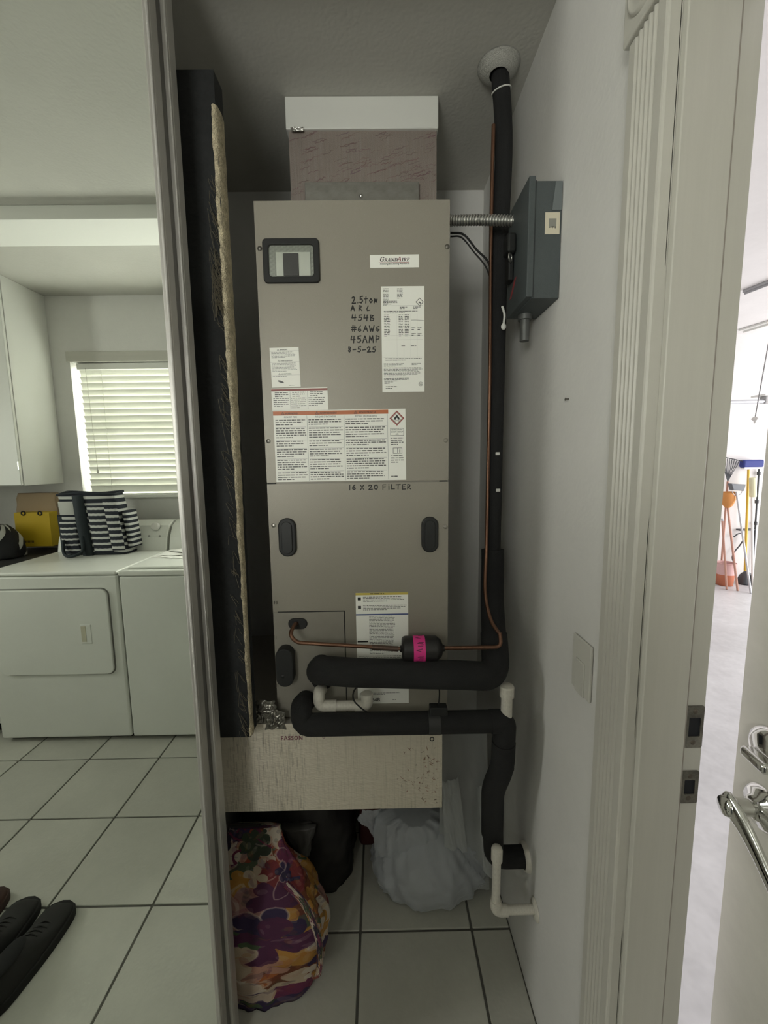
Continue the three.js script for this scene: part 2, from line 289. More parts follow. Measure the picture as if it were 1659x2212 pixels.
{ // garage door leaf, ajar
  const d = new THREE.Group(); d.name = 'door_1'; d.userData = { kind: 'structure', label: 'off white garage door standing ajar with a chrome lever', category: 'door' };
  const pivot = V(OUT, 0, HINGE - 0.003), w = HINGE + DJ - 0.008, th = 0.039, a = 6.3 * Math.PI / 180;
  d.position.copy(pivot); d.rotation.y = -a; origin.set(d, V(0, 0, 0)); scene.add(d);  // local: leaf runs to -z, room face at x = -th
  part(d, 'leaf', metreUV(rbox(-th, 0, 0.012, DH - 0.006, -w, -0.002, 0.0025)), M.door);
  const inv = (p) => p.clone().sub(pivot).applyAxisAngle(V(0, 1, 0), a);
  const ly = atZ(1640, 1742, 0.525).y, dy = atZ(1640, 1617, 0.525).y, lz = -w + 0.058;
  const face = -th;
  const lv = part(d, 'lever_handle', lathe([[0.0001, 0.017], [0.014, 0.0165], [0.017, 0.012], [0.026, 0.009], [0.031, 0.004], [0.032, 0]], V(face, ly, lz), V(-1, 0, 0), 40), M.chrome, 'chrome lever handle');
  part(lv, 'neck', lathe([[0.0115, 0], [0.0115, 0.02], [0.0145, 0.026], [0.015, 0.036], [0.012, 0.042], [0.0001, 0.0435]], V(face - 0.012, ly, lz), V(-1, 0, 0), 28), M.chrome);
  { // swept flattened arm towards the hinge, dipping in a wave
    const pos = [], idx = [], n = 40, m = 16;
    for (let i = 0; i <= n; i++) { const t = i / n, z = lz - 0.012 + 0.128 * t, y = ly + 0.004 - 0.052 * smooth(0.05, 0.95, t) - 0.012 * t, x = face - 0.047 + 0.006 * Math.sin(t * 3), hw = lerp(0.0185, 0.0125, t) * (t < 0.06 ? Math.sqrt(t / 0.06) : 1) * (t > 0.95 ? Math.sqrt(Math.max(0, (1 - t) / 0.05)) : 1), tk = hw * 0.38;
      for (let k = 0; k < m; k++) { const q = k / m * Math.PI * 2; pos.push(x + Math.cos(q) * tk, y + Math.sin(q) * hw, z); } }
    for (let i = 0; i < n; i++) for (let k = 0; k < m; k++) { const p = i * m + k, q = i * m + (k + 1) % m; idx.push(p, p + m, q, q, p + m, q + m); }
    const g = new THREE.BufferGeometry(); g.setAttribute('position', new THREE.Float32BufferAttribute(pos, 3)); g.setIndex(idx); g.computeVertexNormals();
    part(lv, 'arm', g, M.chrome);
  }
  const db = part(d, 'deadbolt', lathe([[0.0001, 0.013], [0.02, 0.0125], [0.028, 0.008], [0.0315, 0.003], [0.032, 0]], V(face, dy, lz), V(-1, 0, 0), 40), M.chrome, 'chrome deadbolt with thumb turn');
  part(db, 'thumb_turn', rbox(face - 0.03, face - 0.011, dy - 0.018, dy - 0.002, lz - 0.014, lz + 0.03, 0.006, 3), M.chrome);
}
{ // the garage behind the door: floor, walls, ceiling
  const gf = mat([0.72, 0.72, 0.73], 0.35, { map: mottle(0.82, 40, 0.7, [[3, 1], [8, 0.8], [30, 0.8], [90, 0.6]]) }), gw = mat([0.8, 0.78, 0.76], 0.85, { map: mottle(0.94, 41, 0.7) });
  struct('floor_garage', metreUV(box(OUT, 8, -0.22, -0.12, -5.3, 1.6)), gf, 'light speckled garage floor');
  struct('wall_garage_1', metreUV(box(OUT, 8, -0.12, 2.95, -5.3, -5.15)), gw, 'bright white garage wall behind the tools');
  struct('wall_garage_2', metreUV(box(OUT - 0.001, 8, -0.12, 2.95, 1.6, 1.75)), gw, 'white garage end wall');
  struct('wall_garage_3', metreUV(merge([box(7.6, 7.75, -0.12, 2.95, -5.15, -4.8), box(7.6, 7.75, -0.12, 2.95, 0, 1.6), box(7.6, 7.75, 2.25, 2.95, -4.8, 0)])), gw, 'white garage wall around the open overhead door');
  struct('ceiling_garage', metreUV(box(OUT, 8, 2.95, 3.05, -5.3, 1.75)), gw, 'white garage ceiling');
  struct('wall_garage_4', metreUV(merge([box(OUT + 0.0005, OUT + 0.012, -0.12, 2.95, -5.15, -DJ - 0.05)])), gw, 'white garage side of the laundry wall');
}

// ---------------------------------------------------------------- mirror doors
function mirrorDoor(label, x0, x1, z, y0, y1, stile, both) {
  const t = thing('mirror_door', label, 'mirror door', [(x0 + x1) / 2, y0, z]);
  part(t, 'mirror_panel', box(x0 + 0.012, x1 - 0.012, y0 + 0.012, y1 - 0.012, z - 0.006, z), M.mirror, 'large clear mirror panel');
  const prof = (a, b) => merge([rbox(a, b, y0, y1, z - 0.022, z + 0.004, 0.002), rbox(a + (b - a) * 0.62, b, y0, y1, z + 0.0035, z + 0.011, 0.0025)]);
  part(t, 'stile', prof(x1 - stile, x1), M.alu, 'brushed metal edge frame');
  part(t, 'stile', rbox(x0, x0 + stile, y0, y1, z - 0.022, z + 0.006, 0.002), M.alu);
  part(t, 'bottom_rail', rbox(x0 + stile, x1 - stile, y0, y0 + 0.03, z - 0.022, z + 0.006, 0.002), M.alu);
  part(t, 'top_rail', rbox(x0 + stile, x1 - stile, y1 - 0.03, y1, z - 0.022, z + 0.006, 0.002), M.alu);
}
{
  const e = atZ(309, 0, -MIRROR).x, e2 = atZ(423, 1600, -MIRROR).x, xa = (e + e2) / 2;
  const s1 = atZ(381, 800, -MIRROR).x, Z2 = MIRROR - 0.04, s2 = atZ(414, 800, -Z2).x;
  mirrorDoor('full height mirror sliding door reflecting the washer and dryer', -1.25, s1, MIRROR, 0.02, 2.39, s1 - xa);
  mirrorDoor('rear metal framed sliding door tucked behind the mirror door', -1.24, s2, Z2, 0.02, 2.39, 0.026);
  const tr = struct('trim_3', merge([rbox(-1.75, WR, 0, 0.012, -0.885, -0.8, 0.002)]), M.alu, 'metal floor track of the sliding doors');
  part(tr, 'top_track', rbox(-1.75, WR, 2.395, 2.4, -0.885, -0.8, 0.002), M.alu);
}

// ---------------------------------------------------------------- air handler
const DA = 1.01, ZA = -DA;
const A0 = -0.2775, A1 = 0.169, AT = 2.053, AM = atZ(770, 1041.5, DA).y, AB = 0.797;
const fz = (px, py) => atZ(px, py, DA);
const airHandler = thing('air_handler', 'tall beige metal air handler cabinet with warning labels and marker notes', 'air handler', [(A0 + A1) / 2, AB, ZA - 0.28]);
{
  const T = airHandler, PF = ZA;                                        // panel front plane
  part(T, 'cabinet', metreUV(rbox(A0 + 0.001, A1 - 0.001, AB, AT, ZA - 0.555, ZA - 0.006, 0.003)), M.cabinet);
  // marker strokes: glyphs as polylines in a unit box, y up
  const G = {
    '0': [[.5, 1, .15, .75, .1, .3, .5, 0, .85, .3, .85, .75, .5, 1]], '1': [[.5, 1, .45, 0]], '2': [[.1, .8, .4, 1, .75, .85, .6, .5, .1, 0, .95, .05]], '4': [[.25, 1, .1, .45, .9, .5], [.75, 1, .65, 0]],
    '5': [[.9, 1, .3, .95, .25, .55, .7, .6, .85, .3, .5, 0, .1, .1]], '6': [[.7, 1, .25, .6, .15, .2, .5, 0, .8, .2, .6, .45, .2, .3]], '8': [[.7, .9, .35, 1, .3, .7, .75, .3, .5, 0, .2, .2, .45, .5, .8, .8, .7, .9]],
    A: [[.05, 0, .5, 1, .9, 0], [.25, .4, .75, .42]], R: [[.15, 0, .2, 1, .75, .9, .65, .55, .2, .5, .9, 0]], C: [[.55, .95, .2, .35, .3, .02, .95, .1]], B: [[.2, 0, .2, 1, .75, .9, .25, .55, .85, .4, .8, .1, .2, 0]],
    '#': [[.35, 1, .25, 0], [.75, 1, .65, 0], [.05, .65, .95, .7], [.05, .3, .95, .35]], W: [[.02, .95, .25, 0, .5, .6, .7, 0, 1, 1]], G: [[.8, .9, .35, .75, .15, .3, .45, 0, .85, .25, .5, .4]], M: [[.05, 0, .2, 1, .5, .35, .8, 1, .9, 0]],
    P: [[.2, 0, .25, 1, .85, .85, .8, .5, .25, .45]], F: [[.2, 0, .2, 1, .9, 1], [.2, .55, .75, .58]], I: [[.5, .75, .5, 0], [.48, .98, .52, 1]], L: [[.2, 1, .15, .05, .9, .05]], T: [[0, .95, 1, 1], [.5, .97, .45, 0]], E: [[.95, 1, .2, .95, .2, 0, .95, .02], [.2, .5, .8, .55]], X: [[.1, 1, .9, 0], [.85, 1, .1, 0]],
    t: [[.5, 1, .4, .05], [.1, .6, .9, .65]], o: [[.5, .6, .15, .3, .45, 0, .85, .3, .5, .6]], n: [[.1, 0, .15, .6, .3, .15, .5, .55, .7, .1, .85, .55]], '.': [[.45, .02, .55, .05]], '-': [[.15, .45, .85, .5]],
  };
  function marker(x, text, x0, y0, cw, ch, lw) {
    x.strokeStyle = 'rgb(18,17,18)'; x.lineCap = x.lineJoin = 'round'; let cx = x0;
    for (const c of text) {
      const narrow = c === '.' || c === ' ' ? 0.55 : c === '1' || c === 'I' ? 0.6 : 1;
      for (const s of G[c] ?? []) { x.lineWidth = lw * (0.85 + 0.35 * rnd()); x.beginPath(); const jx = (rnd() - 0.5) * cw * 0.06, jy = (rnd() - 0.5) * ch * 0.1; s.forEach((v, i) => { if (i % 2) return; const X = cx + jx + v * cw * 0.8 * narrow, Y = y0 + jy - s[i + 1] * ch; i ? x.lineTo(X, Y) : x.moveTo(X, Y); }); x.stroke(); }
      cx += cw * narrow;
    }
  }
  const paint = (w, h, notes) => canvas(w, h, (x) => {
    x.fillStyle = 'rgb(150,145,134)'; x.fillRect(0, 0, w, h);
    for (let i = 0; i < 16000; i++) { const k = 128 + rnd() * 44; x.fillStyle = `rgba(${k},${k * 0.97},${k * 0.89},0.22)`; x.fillRect(rnd() * w, rnd() * h, 2 + rnd() * 2, 2 + rnd() * 2); }
    notes(x);
  });
  const PW = 1024, pw = A1 - A0, upH = AT - AM - 0.0015, loH = AM - 0.002 - AB;
  const U = (px, py) => { const p = fz(px, py); return [(p.x - A0) / pw * PW, (AT - p.y) / pw * PW]; };
  const Lw = (px, py) => { const p = fz(px, py); return [(p.x - A0) / pw * PW, (AM - 0.002 - p.y) / pw * PW]; };
  const upTex = paint(PW, Math.round(upH / pw * PW), (x) => {
    for (const [s, px0, px1, y0, y1] of [['2.5ton', 760, 818, 640, 655], ['A R C', 758, 801, 660, 671], ['454B', 760, 811, 680, 693], ['#6AWG', 759, 823, 703, 716], ['45AMP', 757, 823, 725, 740], ['8-5-25', 751, 814, 749, 761]]) {
      const [a, b] = U(px0, y1), [c, d] = U(px1, y0); marker(x, s, a, b, (c - a) / (s.length - (s.includes(' ') ? 0.9 : s.includes('.') ? 0.4 : 0)), b - d, 5.2);
    }
    x.lineWidth = 3.5; x.beginPath();
  });
  const loTex = paint(PW, Math.round(loH / pw * PW), (x) => { const [a, b] = Lw(753, 1058), [c, d] = Lw(899, 1046); marker(x, '16 X 20 FILTER', a, b, (c - a) / 12.6, b - d, 5); });
  const skin = (tex) => { const f = new THREE.MeshStandardMaterial({ map: tex, roughness: 0.42, metalness: 0.15, bumpMap: fine, bumpScale: 0.0001 }); return [M.cabinet, M.cabinet, M.cabinet, M.cabinet, f, M.cabinet]; };
  part(T, 'upper_panel', box(A0, A1, AM + 0.0015, AT, PF - 0.012, PF), skin(upTex), 'beige upper panel with handwritten marker notes');
  part(T, 'lower_panel', box(A0, A1, AB, AM - 0.002, PF - 0.012, PF), skin(loTex), 'beige filter access panel with a marker note');
  { // service plate in the lower left corner, edged by fine gaps
    const p = fz(597, 1323), q = fz(749, 1545);
    const s = part(T, 'service_panel', rbox(A0 + 0.002, q.x, AB + 0.004, p.y, PF, PF + 0.0035, 0.001), M.cabinet);
    part(s, 'edge_gap', merge([box(A0 + 0.012, q.x + 0.0022, p.y, p.y + 0.0022, PF, PF + 0.0006), box(q.x, q.x + 0.0022, AB + 0.004, p.y, PF, PF + 0.0006)]), M.black);
  }
  // dark seam tabs at the panel joint
  for (const [a, b] of [[A0 + 0.002, A0 + 0.02], [A1 - 0.022, A1 - 0.002]]) part(T, 'seam_clip', box(a, b, AM - 0.002, AM + 0.0015, PF - 0.004, PF + 0.0006), M.black);
  { // sight window over the breaker
    const p = fz(567, 518), q = fz(692, 612), a = fz(580, 531), b = fz(679, 599);
    const f = part(T, 'sight_window', extrude(roundRect(p.x, q.x, q.y, p.y, 0.009), 0.006, 0.0018, [roundRect(a.x, b.x, b.y, a.y, 0.008).reverse()]).translate(0, 0, PF - 0.0005), M.black, 'black gasket frame of the breaker window');
    part(f, 'backing', rbox(a.x - 0.003, b.x + 0.003, b.y - 0.003, a.y + 0.003, PF - 0.0001, PF + 0.0012, 0.0005), mat([0.4, 0.41, 0.37], 0.35, { map: mottle(0.7, 50, 8) }));
    const k0 = fz(596, 546), k1 = fz(672, 597), d0 = fz(612, 550), d1 = fz(647, 598);
    part(f, 'breaker_body', rbox(k0.x, k1.x, k1.y, k0.y, PF + 0.0011, PF + 0.004, 0.001), mat([0.56, 0.57, 0.52], 0.4));
    part(f, 'breaker_switch', rbox(d0.x, d1.x, d1.y, d0.y, PF + 0.0039, PF + 0.007, 0.0015), mat([0.05, 0.05, 0.048], 0.5), 'dark breaker switch');
    part(f, 'clear_cover', box(a.x - 0.002, b.x + 0.002, b.y - 0.002, a.y + 0.002, PF + 0.0085, PF + 0.0092), phys([0.97, 0.98, 0.97], 0.08, { transmission: 1, thickness: 0, ior: 1.4 }));
    f.children.forEach((c) => { if (c.name === 'clear_cover') c.geometry.translate(0, 0, -0.0035); });
  }
  // recessed handle grips and pipe grommets
  const oval = (px0, py0, px1, py1, mt, name, thick, label) => { const p = fz(px0, py0), q = fz(px1, py1), w = Math.abs(q.x - p.x), h = Math.abs(p.y - q.y); return part(T, name, extrude(roundRect(p.x, q.x, q.y, p.y, Math.min(w, h) * 0.495, 10), thick, 0.003).translate(0, 0, PF - 0.001), mt, label); };
  for (const [a, b, c, d] of [[601, 1119, 642, 1201], [910, 1116, 946, 1192]]) {
    const g = oval(a, b, c, d, M.blackGloss, 'handle_grip', 0.007, 'black oval handle grip'), p = fz(a, b), q = fz(c, d), cx = (p.x + q.x) / 2, cy = (p.y + q.y) / 2, w = q.x - p.x;
    part(g, 'finger_recess', extrude(roundRect(cx - w * 0.3, cx + w * 0.3, q.y + w * 0.2, p.y - w * 0.2, w * 0.29, 10), 0.003, 0.001).translate(0, 0, PF + 0.0082), mat([0.011, 0.012, 0.012], 0.45));
  }
  oval(623, 1335, 665, 1357, M.rubber, 'grommet', 0.006, 'black rubber grommet around the liquid line');
  oval(670, 1413, 722, 1488, M.rubber, 'grommet', 0.005);
  { const g = oval(600, 1391, 640, 1470, M.black, 'hole_plug', 0.03, 'black rubber plug'); const p = fz(617, 1448); part(g, 'highlight_nub', lathe([[0.0001, 0.002], [0.004, 0.001], [0.005, 0]], V(p.x, p.y, PF + 0.0318), V(0, 0, 1), 12), M.blackGloss); }
  // screws
  const screw = (px, py, r, m) => { const p = fz(px, py); part(T, 'screw', lathe([[0.0001, 0.003], [r * 0.6, 0.0028], [r, 0.0012], [r * 1.25, 0.0006], [r * 1.25, 0]], V(p.x, p.y, PF), V(0, 0, 1), 12), m); };
  for (const [x, y, m] of [[561, 537, M.wornSteel], [966, 533, M.wornSteel], [580, 953, M.steel], [963, 951, M.cabinet], [591, 1135, M.steel], [962, 1138, M.cabinet], [604, 1518, M.black]]) screw(x, y, 0.0045, m);
  for (const [x, y] of [[596, 1301], [596, 1376], [600, 1480]]) { const p = fz(x, y); part(T, 'knockout', merge([box(p.x - 0.004, p.x - 0.003, p.y - 0.004, p.y + 0.004, PF, PF + 0.004), box(p.x + 0.002, p.x + 0.003, p.y - 0.004, p.y + 0.004, PF, PF + 0.004)]), M.cabinetDark); }

  // labels
  const paper = mat([0.72, 0.72, 0.68], 0.5);
  const rows = (x, x0, y0, w, n, step, size, ink = '#444') => { x.fillStyle = ink; for (let i = 0; i < n; i++) { let c = x0, end = x0 + w * (i === n - 1 ? 0.55 : 0.86 + 0.14 * rnd()); while (c < end) { const l = size * (0.8 + rnd() * 2.6); x.globalAlpha = 0.55 + 0.4 * rnd(); x.fillRect(c, y0 + i * step, Math.min(l, end - c), size * 0.62); c += l + size * 0.5; } } x.globalAlpha = 1; };
  const text = (x, s, X, Y, size, o = {}) => { x.font = `${o.style ?? ''} ${o.bold ? 'bold' : ''} ${size}px ${o.family ?? 'sans-serif'}`; x.textAlign = o.align ?? 'left'; x.fillStyle = o.color ?? '#222'; x.fillText(s, X, Y, o.max); };
  const triangle = (x, X, Y, s) => { x.strokeStyle = '#222'; x.lineWidth = s * 0.12; x.beginPath(); x.moveTo(X, Y - s); x.lineTo(X + s * 0.6, Y); x.lineTo(X - s * 0.6, Y); x.closePath(); x.stroke(); x.fillStyle = '#222'; x.fillRect(X - s * 0.05, Y - s * 0.65, s * 0.1, s * 0.5); };
  const flame = (x, X, Y, s) => { x.fillStyle = '#151515'; x.beginPath(); x.moveTo(X, Y - s); x.bezierCurveTo(X + s * 0.2, Y - s * 0.5, X + s * 0.6, Y - s * 0.45, X + s * 0.5, Y); x.lineTo(X - s * 0.5, Y); x.bezierCurveTo(X - s * 0.65, Y - s * 0.5, X - s * 0.15, Y - s * 0.5, X, Y - s); x.fill(); x.fillRect(X - s * 0.45, Y + s * 0.15, s * 0.9, s * 0.1); x.fillStyle = '#eee'; x.beginPath(); x.ellipse(X, Y - s * 0.12, s * 0.14, s * 0.24, 0, 0, 7); x.fill(); };
  const diamond = (x, X, Y, s, c, lw) => { x.strokeStyle = c; x.lineWidth = lw; x.beginPath(); x.moveTo(X, Y - s); x.lineTo(X + s, Y); x.lineTo(X, Y + s); x.lineTo(X - s, Y); x.closePath(); x.stroke(); };
  const label = (name, px0, py0, px1, py1, res, draw, desc, tilt = 0) => {
    const p = fz(px0, py0), q = fz(px1, py1), w = q.x - p.x, h = p.y - q.y, cw = res, ch = Math.round(res * h / w);
    const t = canvas(cw, ch, (x) => { x.fillStyle = 'rgb(250,250,243)'; x.fillRect(0, 0, cw, ch); draw(x, cw, ch); });
    const g = new THREE.BoxGeometry(w, h, 0.0006).rotateZ(tilt).translate((p.x + q.x) / 2, (p.y + q.y) / 2, PF + 0.0004);
    return part(T, name, g, printed(t, paper), desc);
  };
  label('brand_label', 799, 551, 905, 578, 512, (x, w, h) => {
    text(x, 'G', w * 0.19, h * 0.52, h * 0.5, { style: 'italic', bold: true, family: 'serif', color: '#34252a' }); text(x, 'RAND', w * 0.285, h * 0.52, h * 0.37, { style: 'italic', bold: true, family: 'serif', color: '#34252a' });
    text(x, 'A', w * 0.545, h * 0.52, h * 0.5, { style: 'italic', bold: true, family: 'serif', color: '#7a2530' }); text(x, 'IRE', w * 0.64, h * 0.52, h * 0.37, { style: 'italic', bold: true, family: 'serif', color: '#34252a' });
    x.fillStyle = '#8a3038'; x.fillRect(w * 0.18, h * 0.58, w * 0.62, h * 0.03); text(x, 'Heating & Cooling Products', w * 0.2, h * 0.77, h * 0.19, { style: 'italic', bold: true, max: w * 0.6 });
  }, 'white brand label with red and black lettering', 0.006);
  label('rating_plate', 823, 619, 917, 846, 640, (x, w, h) => {
    rows(x, w * 0.05, h * 0.02, w * 0.13, 13, h * 0.0125, h * 0.0085); rows(x, w * 0.37, h * 0.02, w * 0.14, 8, h * 0.0125, h * 0.0085); rows(x, w * 0.05, h * 0.135, w * 0.33, 3, h * 0.013, h * 0.009, '#222');
    diamond(x, w * 0.89, h * 0.147, w * 0.085, '#333', w * 0.012); flame(x, w * 0.89, h * 0.162, w * 0.05);
    rows(x, w * 0.43, h * 0.19, w * 0.2, 2, h * 0.014, h * 0.011); rows(x, w * 0.74, h * 0.19, w * 0.18, 2, h * 0.014, h * 0.011);
    x.strokeStyle = '#777'; x.lineWidth = 1.5; for (const Y of [0.178, 0.46, 0.5, 0.665]) { x.beginPath(); x.moveTo(w * 0.04, h * Y); x.lineTo(w * 0.96, h * Y); x.stroke(); } for (const X of [0.36, 0.52, 0.68, 0.83]) { x.globalAlpha = 0.4; x.beginPath(); x.moveTo(w * X, h * 0.26); x.lineTo(w * X, h * 0.665); x.stroke(); x.globalAlpha = 1; }
    rows(x, w * 0.06, h * 0.228, w * 0.88, 2, h * 0.016, h * 0.01, '#222');
    for (const X of [0.06, 0.4, 0.54]) rows(x, w * X, h * 0.262, w * (X < 0.1 ? 0.14 : 0.11), 14, h * 0.0152, h * 0.0105, '#222');
    for (const [X, n, Y] of [[0.7, 2, 0.385], [0.84, 2, 0.385], [0.7, 2, 0.44], [0.84, 2, 0.44]]) rows(x, w * X, h * Y, w * 0.1, n, h * 0.015, h * 0.0105, '#222');
    x.strokeStyle = '#222'; x.lineWidth = 4; x.beginPath(); x.moveTo(w * 0.69, h * 0.315); x.quadraticCurveTo(w * 0.85, h * 0.312, w, h * 0.323); x.stroke();
    rows(x, w * 0.46, h * 0.552, w * 0.16, 1, 10, h * 0.012); rows(x, w * 0.68, h * 0.552, w * 0.25, 1, 10, h * 0.012);
    rows(x, w * 0.08, h * 0.675, w * 0.86, 2, h * 0.016, h * 0.01); rows(x, w * 0.04, h * 0.725, w * 0.5, 3, h * 0.011, h * 0.008); rows(x, w * 0.7, h * 0.725, w * 0.24, 2, h * 0.011, h * 0.008);
    rows(x, w * 0.04, h * 0.765, w * 0.92, 7, h * 0.0125, h * 0.009); rows(x, w * 0.04, h * 0.866, w * 0.6, 3, h * 0.0125, h * 0.009, '#222'); rows(x, w * 0.05, h * 0.9, w * 0.22, 2, h * 0.013, h * 0.009); rows(x, w * 0.08, h * 0.945, w * 0.28, 2, h * 0.017, h * 0.011, '#111');
    x.strokeStyle = '#222'; x.lineWidth = 5; x.beginPath(); x.arc(w * 0.91, h * 0.925, w * 0.045, 0, 7); x.stroke(); text(x, 'UL', w * 0.91, h * 0.932, h * 0.022, { bold: true, align: 'center' });
  }, 'tall white rating plate with printed tables');
  label('caution_label', 583, 751, 649, 836, 420, (x, w, h) => {
    for (const [s, Y, n] of [['WARNING', 0.07, 5], ['AVERTISSEMENT', 0.35, 7], ['ADVERTENCIA', 0.68, 1]]) { triangle(x, w * 0.29, h * Y, h * 0.04); text(x, s, w * 0.35, h * Y, h * 0.04, { bold: true, max: w * 0.45 }); x.fillStyle = '#888'; x.fillRect(0, h * (Y + 0.015), w, 2); rows(x, w * 0.05, h * (Y + 0.04), w * 0.88, n, h * 0.033, h * 0.022, '#777'); }
    x.fillStyle = '#555'; x.beginPath(); x.ellipse(w * 0.32, h * 0.86, w * 0.11, h * 0.025, 0.35, 0, 7); x.fill(); rows(x, w * 0.6, h * 0.95, w * 0.35, 1, 10, h * 0.018);
  }, 'small white caution label', 0.02);
  label('caution_label', 586, 839, 709, 886, 512, (x, w, h) => {
    x.fillStyle = '#8d4640'; x.fillRect(0, h * 0.03, w, h * 0.09); for (const X of [0.33, 0.64]) { x.fillStyle = '#777'; x.fillRect(w * X, h * 0.14, 2, h * 0.82); }
    for (const [X, n] of [[0.03, 6], [0.34, 7], [0.655, 6]]) { rows(x, w * (X + 0.03), h * 0.17, w * 0.24, 3, h * 0.085, h * 0.06, '#333'); rows(x, w * X, h * 0.43, w * 0.29, n - 1, h * 0.085, h * 0.055, '#444'); }
  }, 'white caution label with a dark red top strip', 0.012);
  label('warning_label', 590, 887, 877, 1037, 1100, (x, w, h) => {
    x.fillStyle = '#c06a3a'; x.fillRect(0, h * 0.01, w * 0.87, h * 0.055);
    const cols = [[0.015, 0.23, 'WARNING', 'RISK OF FIRE'], [0.265, 0.26, 'AVERTISSEMENT', "RISQUE D'INCENDIE"], [0.545, 0.31, 'ADVERTENCIA', 'RIESGO DE INCENDIO']];
    cols.forEach(([X, cw, a, b], i) => {
      triangle(x, w * (X + cw * 0.25), h * 0.055, h * 0.035); text(x, a, w * (X + cw * 0.33), h * 0.054, h * 0.036, { bold: true, max: w * cw * 0.5, color: '#4a2a18' }); text(x, b, w * (X + cw * 0.5), h * 0.1, h * 0.032, { align: 'center' });
      let Y = 0.125; for (const n of [3, 5, 3, 4, 5, 4]) { rows(x, w * X, h * Y, w * cw, n, h * 0.0315, h * 0.021, '#2a2a2a'); Y += n * 0.0315 + 0.022; x.fillStyle = '#999'; x.fillRect(w * X, h * (Y - 0.012), w * cw, 2); }
      x.fillStyle = '#888'; x.fillRect(w * (X + cw + 0.008), h * 0.07, 2, h * 0.92);
    });
    diamond(x, w * 0.935, h * 0.13, w * 0.05, '#9a4a44', w * 0.009); diamond(x, w * 0.935, h * 0.13, w * 0.04, '#333', 2); flame(x, w * 0.935, h * 0.15, h * 0.075);
    x.strokeStyle = '#666'; x.lineWidth = 3; x.strokeRect(w * 0.885, h * 0.27, w * 0.1, h * 0.1); ['REFRIGERANT', 'SAFETY GROUP', 'A2L'].forEach((s, i) => text(x, s, w * 0.935, h * (0.3 + i * 0.03), h * 0.026, { align: 'center', max: w * 0.09 }));
    rows(x, w * 0.885, h * 0.4, w * 0.1, 4, h * 0.03, h * 0.02, '#444'); x.strokeStyle = '#222'; x.lineWidth = 3; x.strokeRect(w * 0.903, h * 0.545, w * 0.034, h * 0.075); x.strokeRect(w * 0.937, h * 0.545, w * 0.034, h * 0.075); text(x, 'i', w * 0.954, h * 0.61, h * 0.065, { bold: true, align: 'center' });
    rows(x, w * 0.885, h * 0.65, w * 0.1, 4, h * 0.03, h * 0.02, '#444'); rows(x, w * 0.885, h * 0.94, w * 0.1, 1, 10, h * 0.022, '#333');
  }, 'large white fire warning label with orange strip and red diamond', 0.004);
  label('handling_label', 768, 1281, 883, 1518, 560, (x, w, h) => {
    x.fillStyle = '#cdb95a'; x.fillRect(0, 0, w, h * 0.02); rows(x, w * 0.28, h * 0.004, w * 0.5, 1, 10, h * 0.014, '#333'); x.fillStyle = '#222';
    for (const Y of [0.05, 0.125]) { x.fillRect(w * 0.04, h * (Y - 0.012), w * 0.06, h * 0.028); rows(x, w * 0.14, h * (Y - 0.016), w * 0.83, 4, h * 0.0125, h * 0.009, '#444'); }
    x.fillStyle = '#46598c'; x.fillRect(0, h * 0.185, w, h * 0.012); rows(x, w * 0.25, h * 0.205, w * 0.5, 27, h * 0.0128, h * 0.0088, '#666'); x.fillStyle = '#222'; x.fillRect(w * 0.02, h * 0.425, w * 0.2, h * 0.012);
    rows(x, w * 0.04, h * 0.56, w * 0.9, 4, h * 0.014, h * 0.009, '#666'); rows(x, w * 0.04, h * 0.9, w * 0.9, 2, h * 0.014, h * 0.009, '#666'); text(x, '454B', w * 0.22, h * 0.98, h * 0.042, { bold: true });
    rows(x, w * 0.68, h * 0.962, w * 0.12, 1, 10, h * 0.012, '#555');
  }, 'white handling label with yellow and blue strips');
}

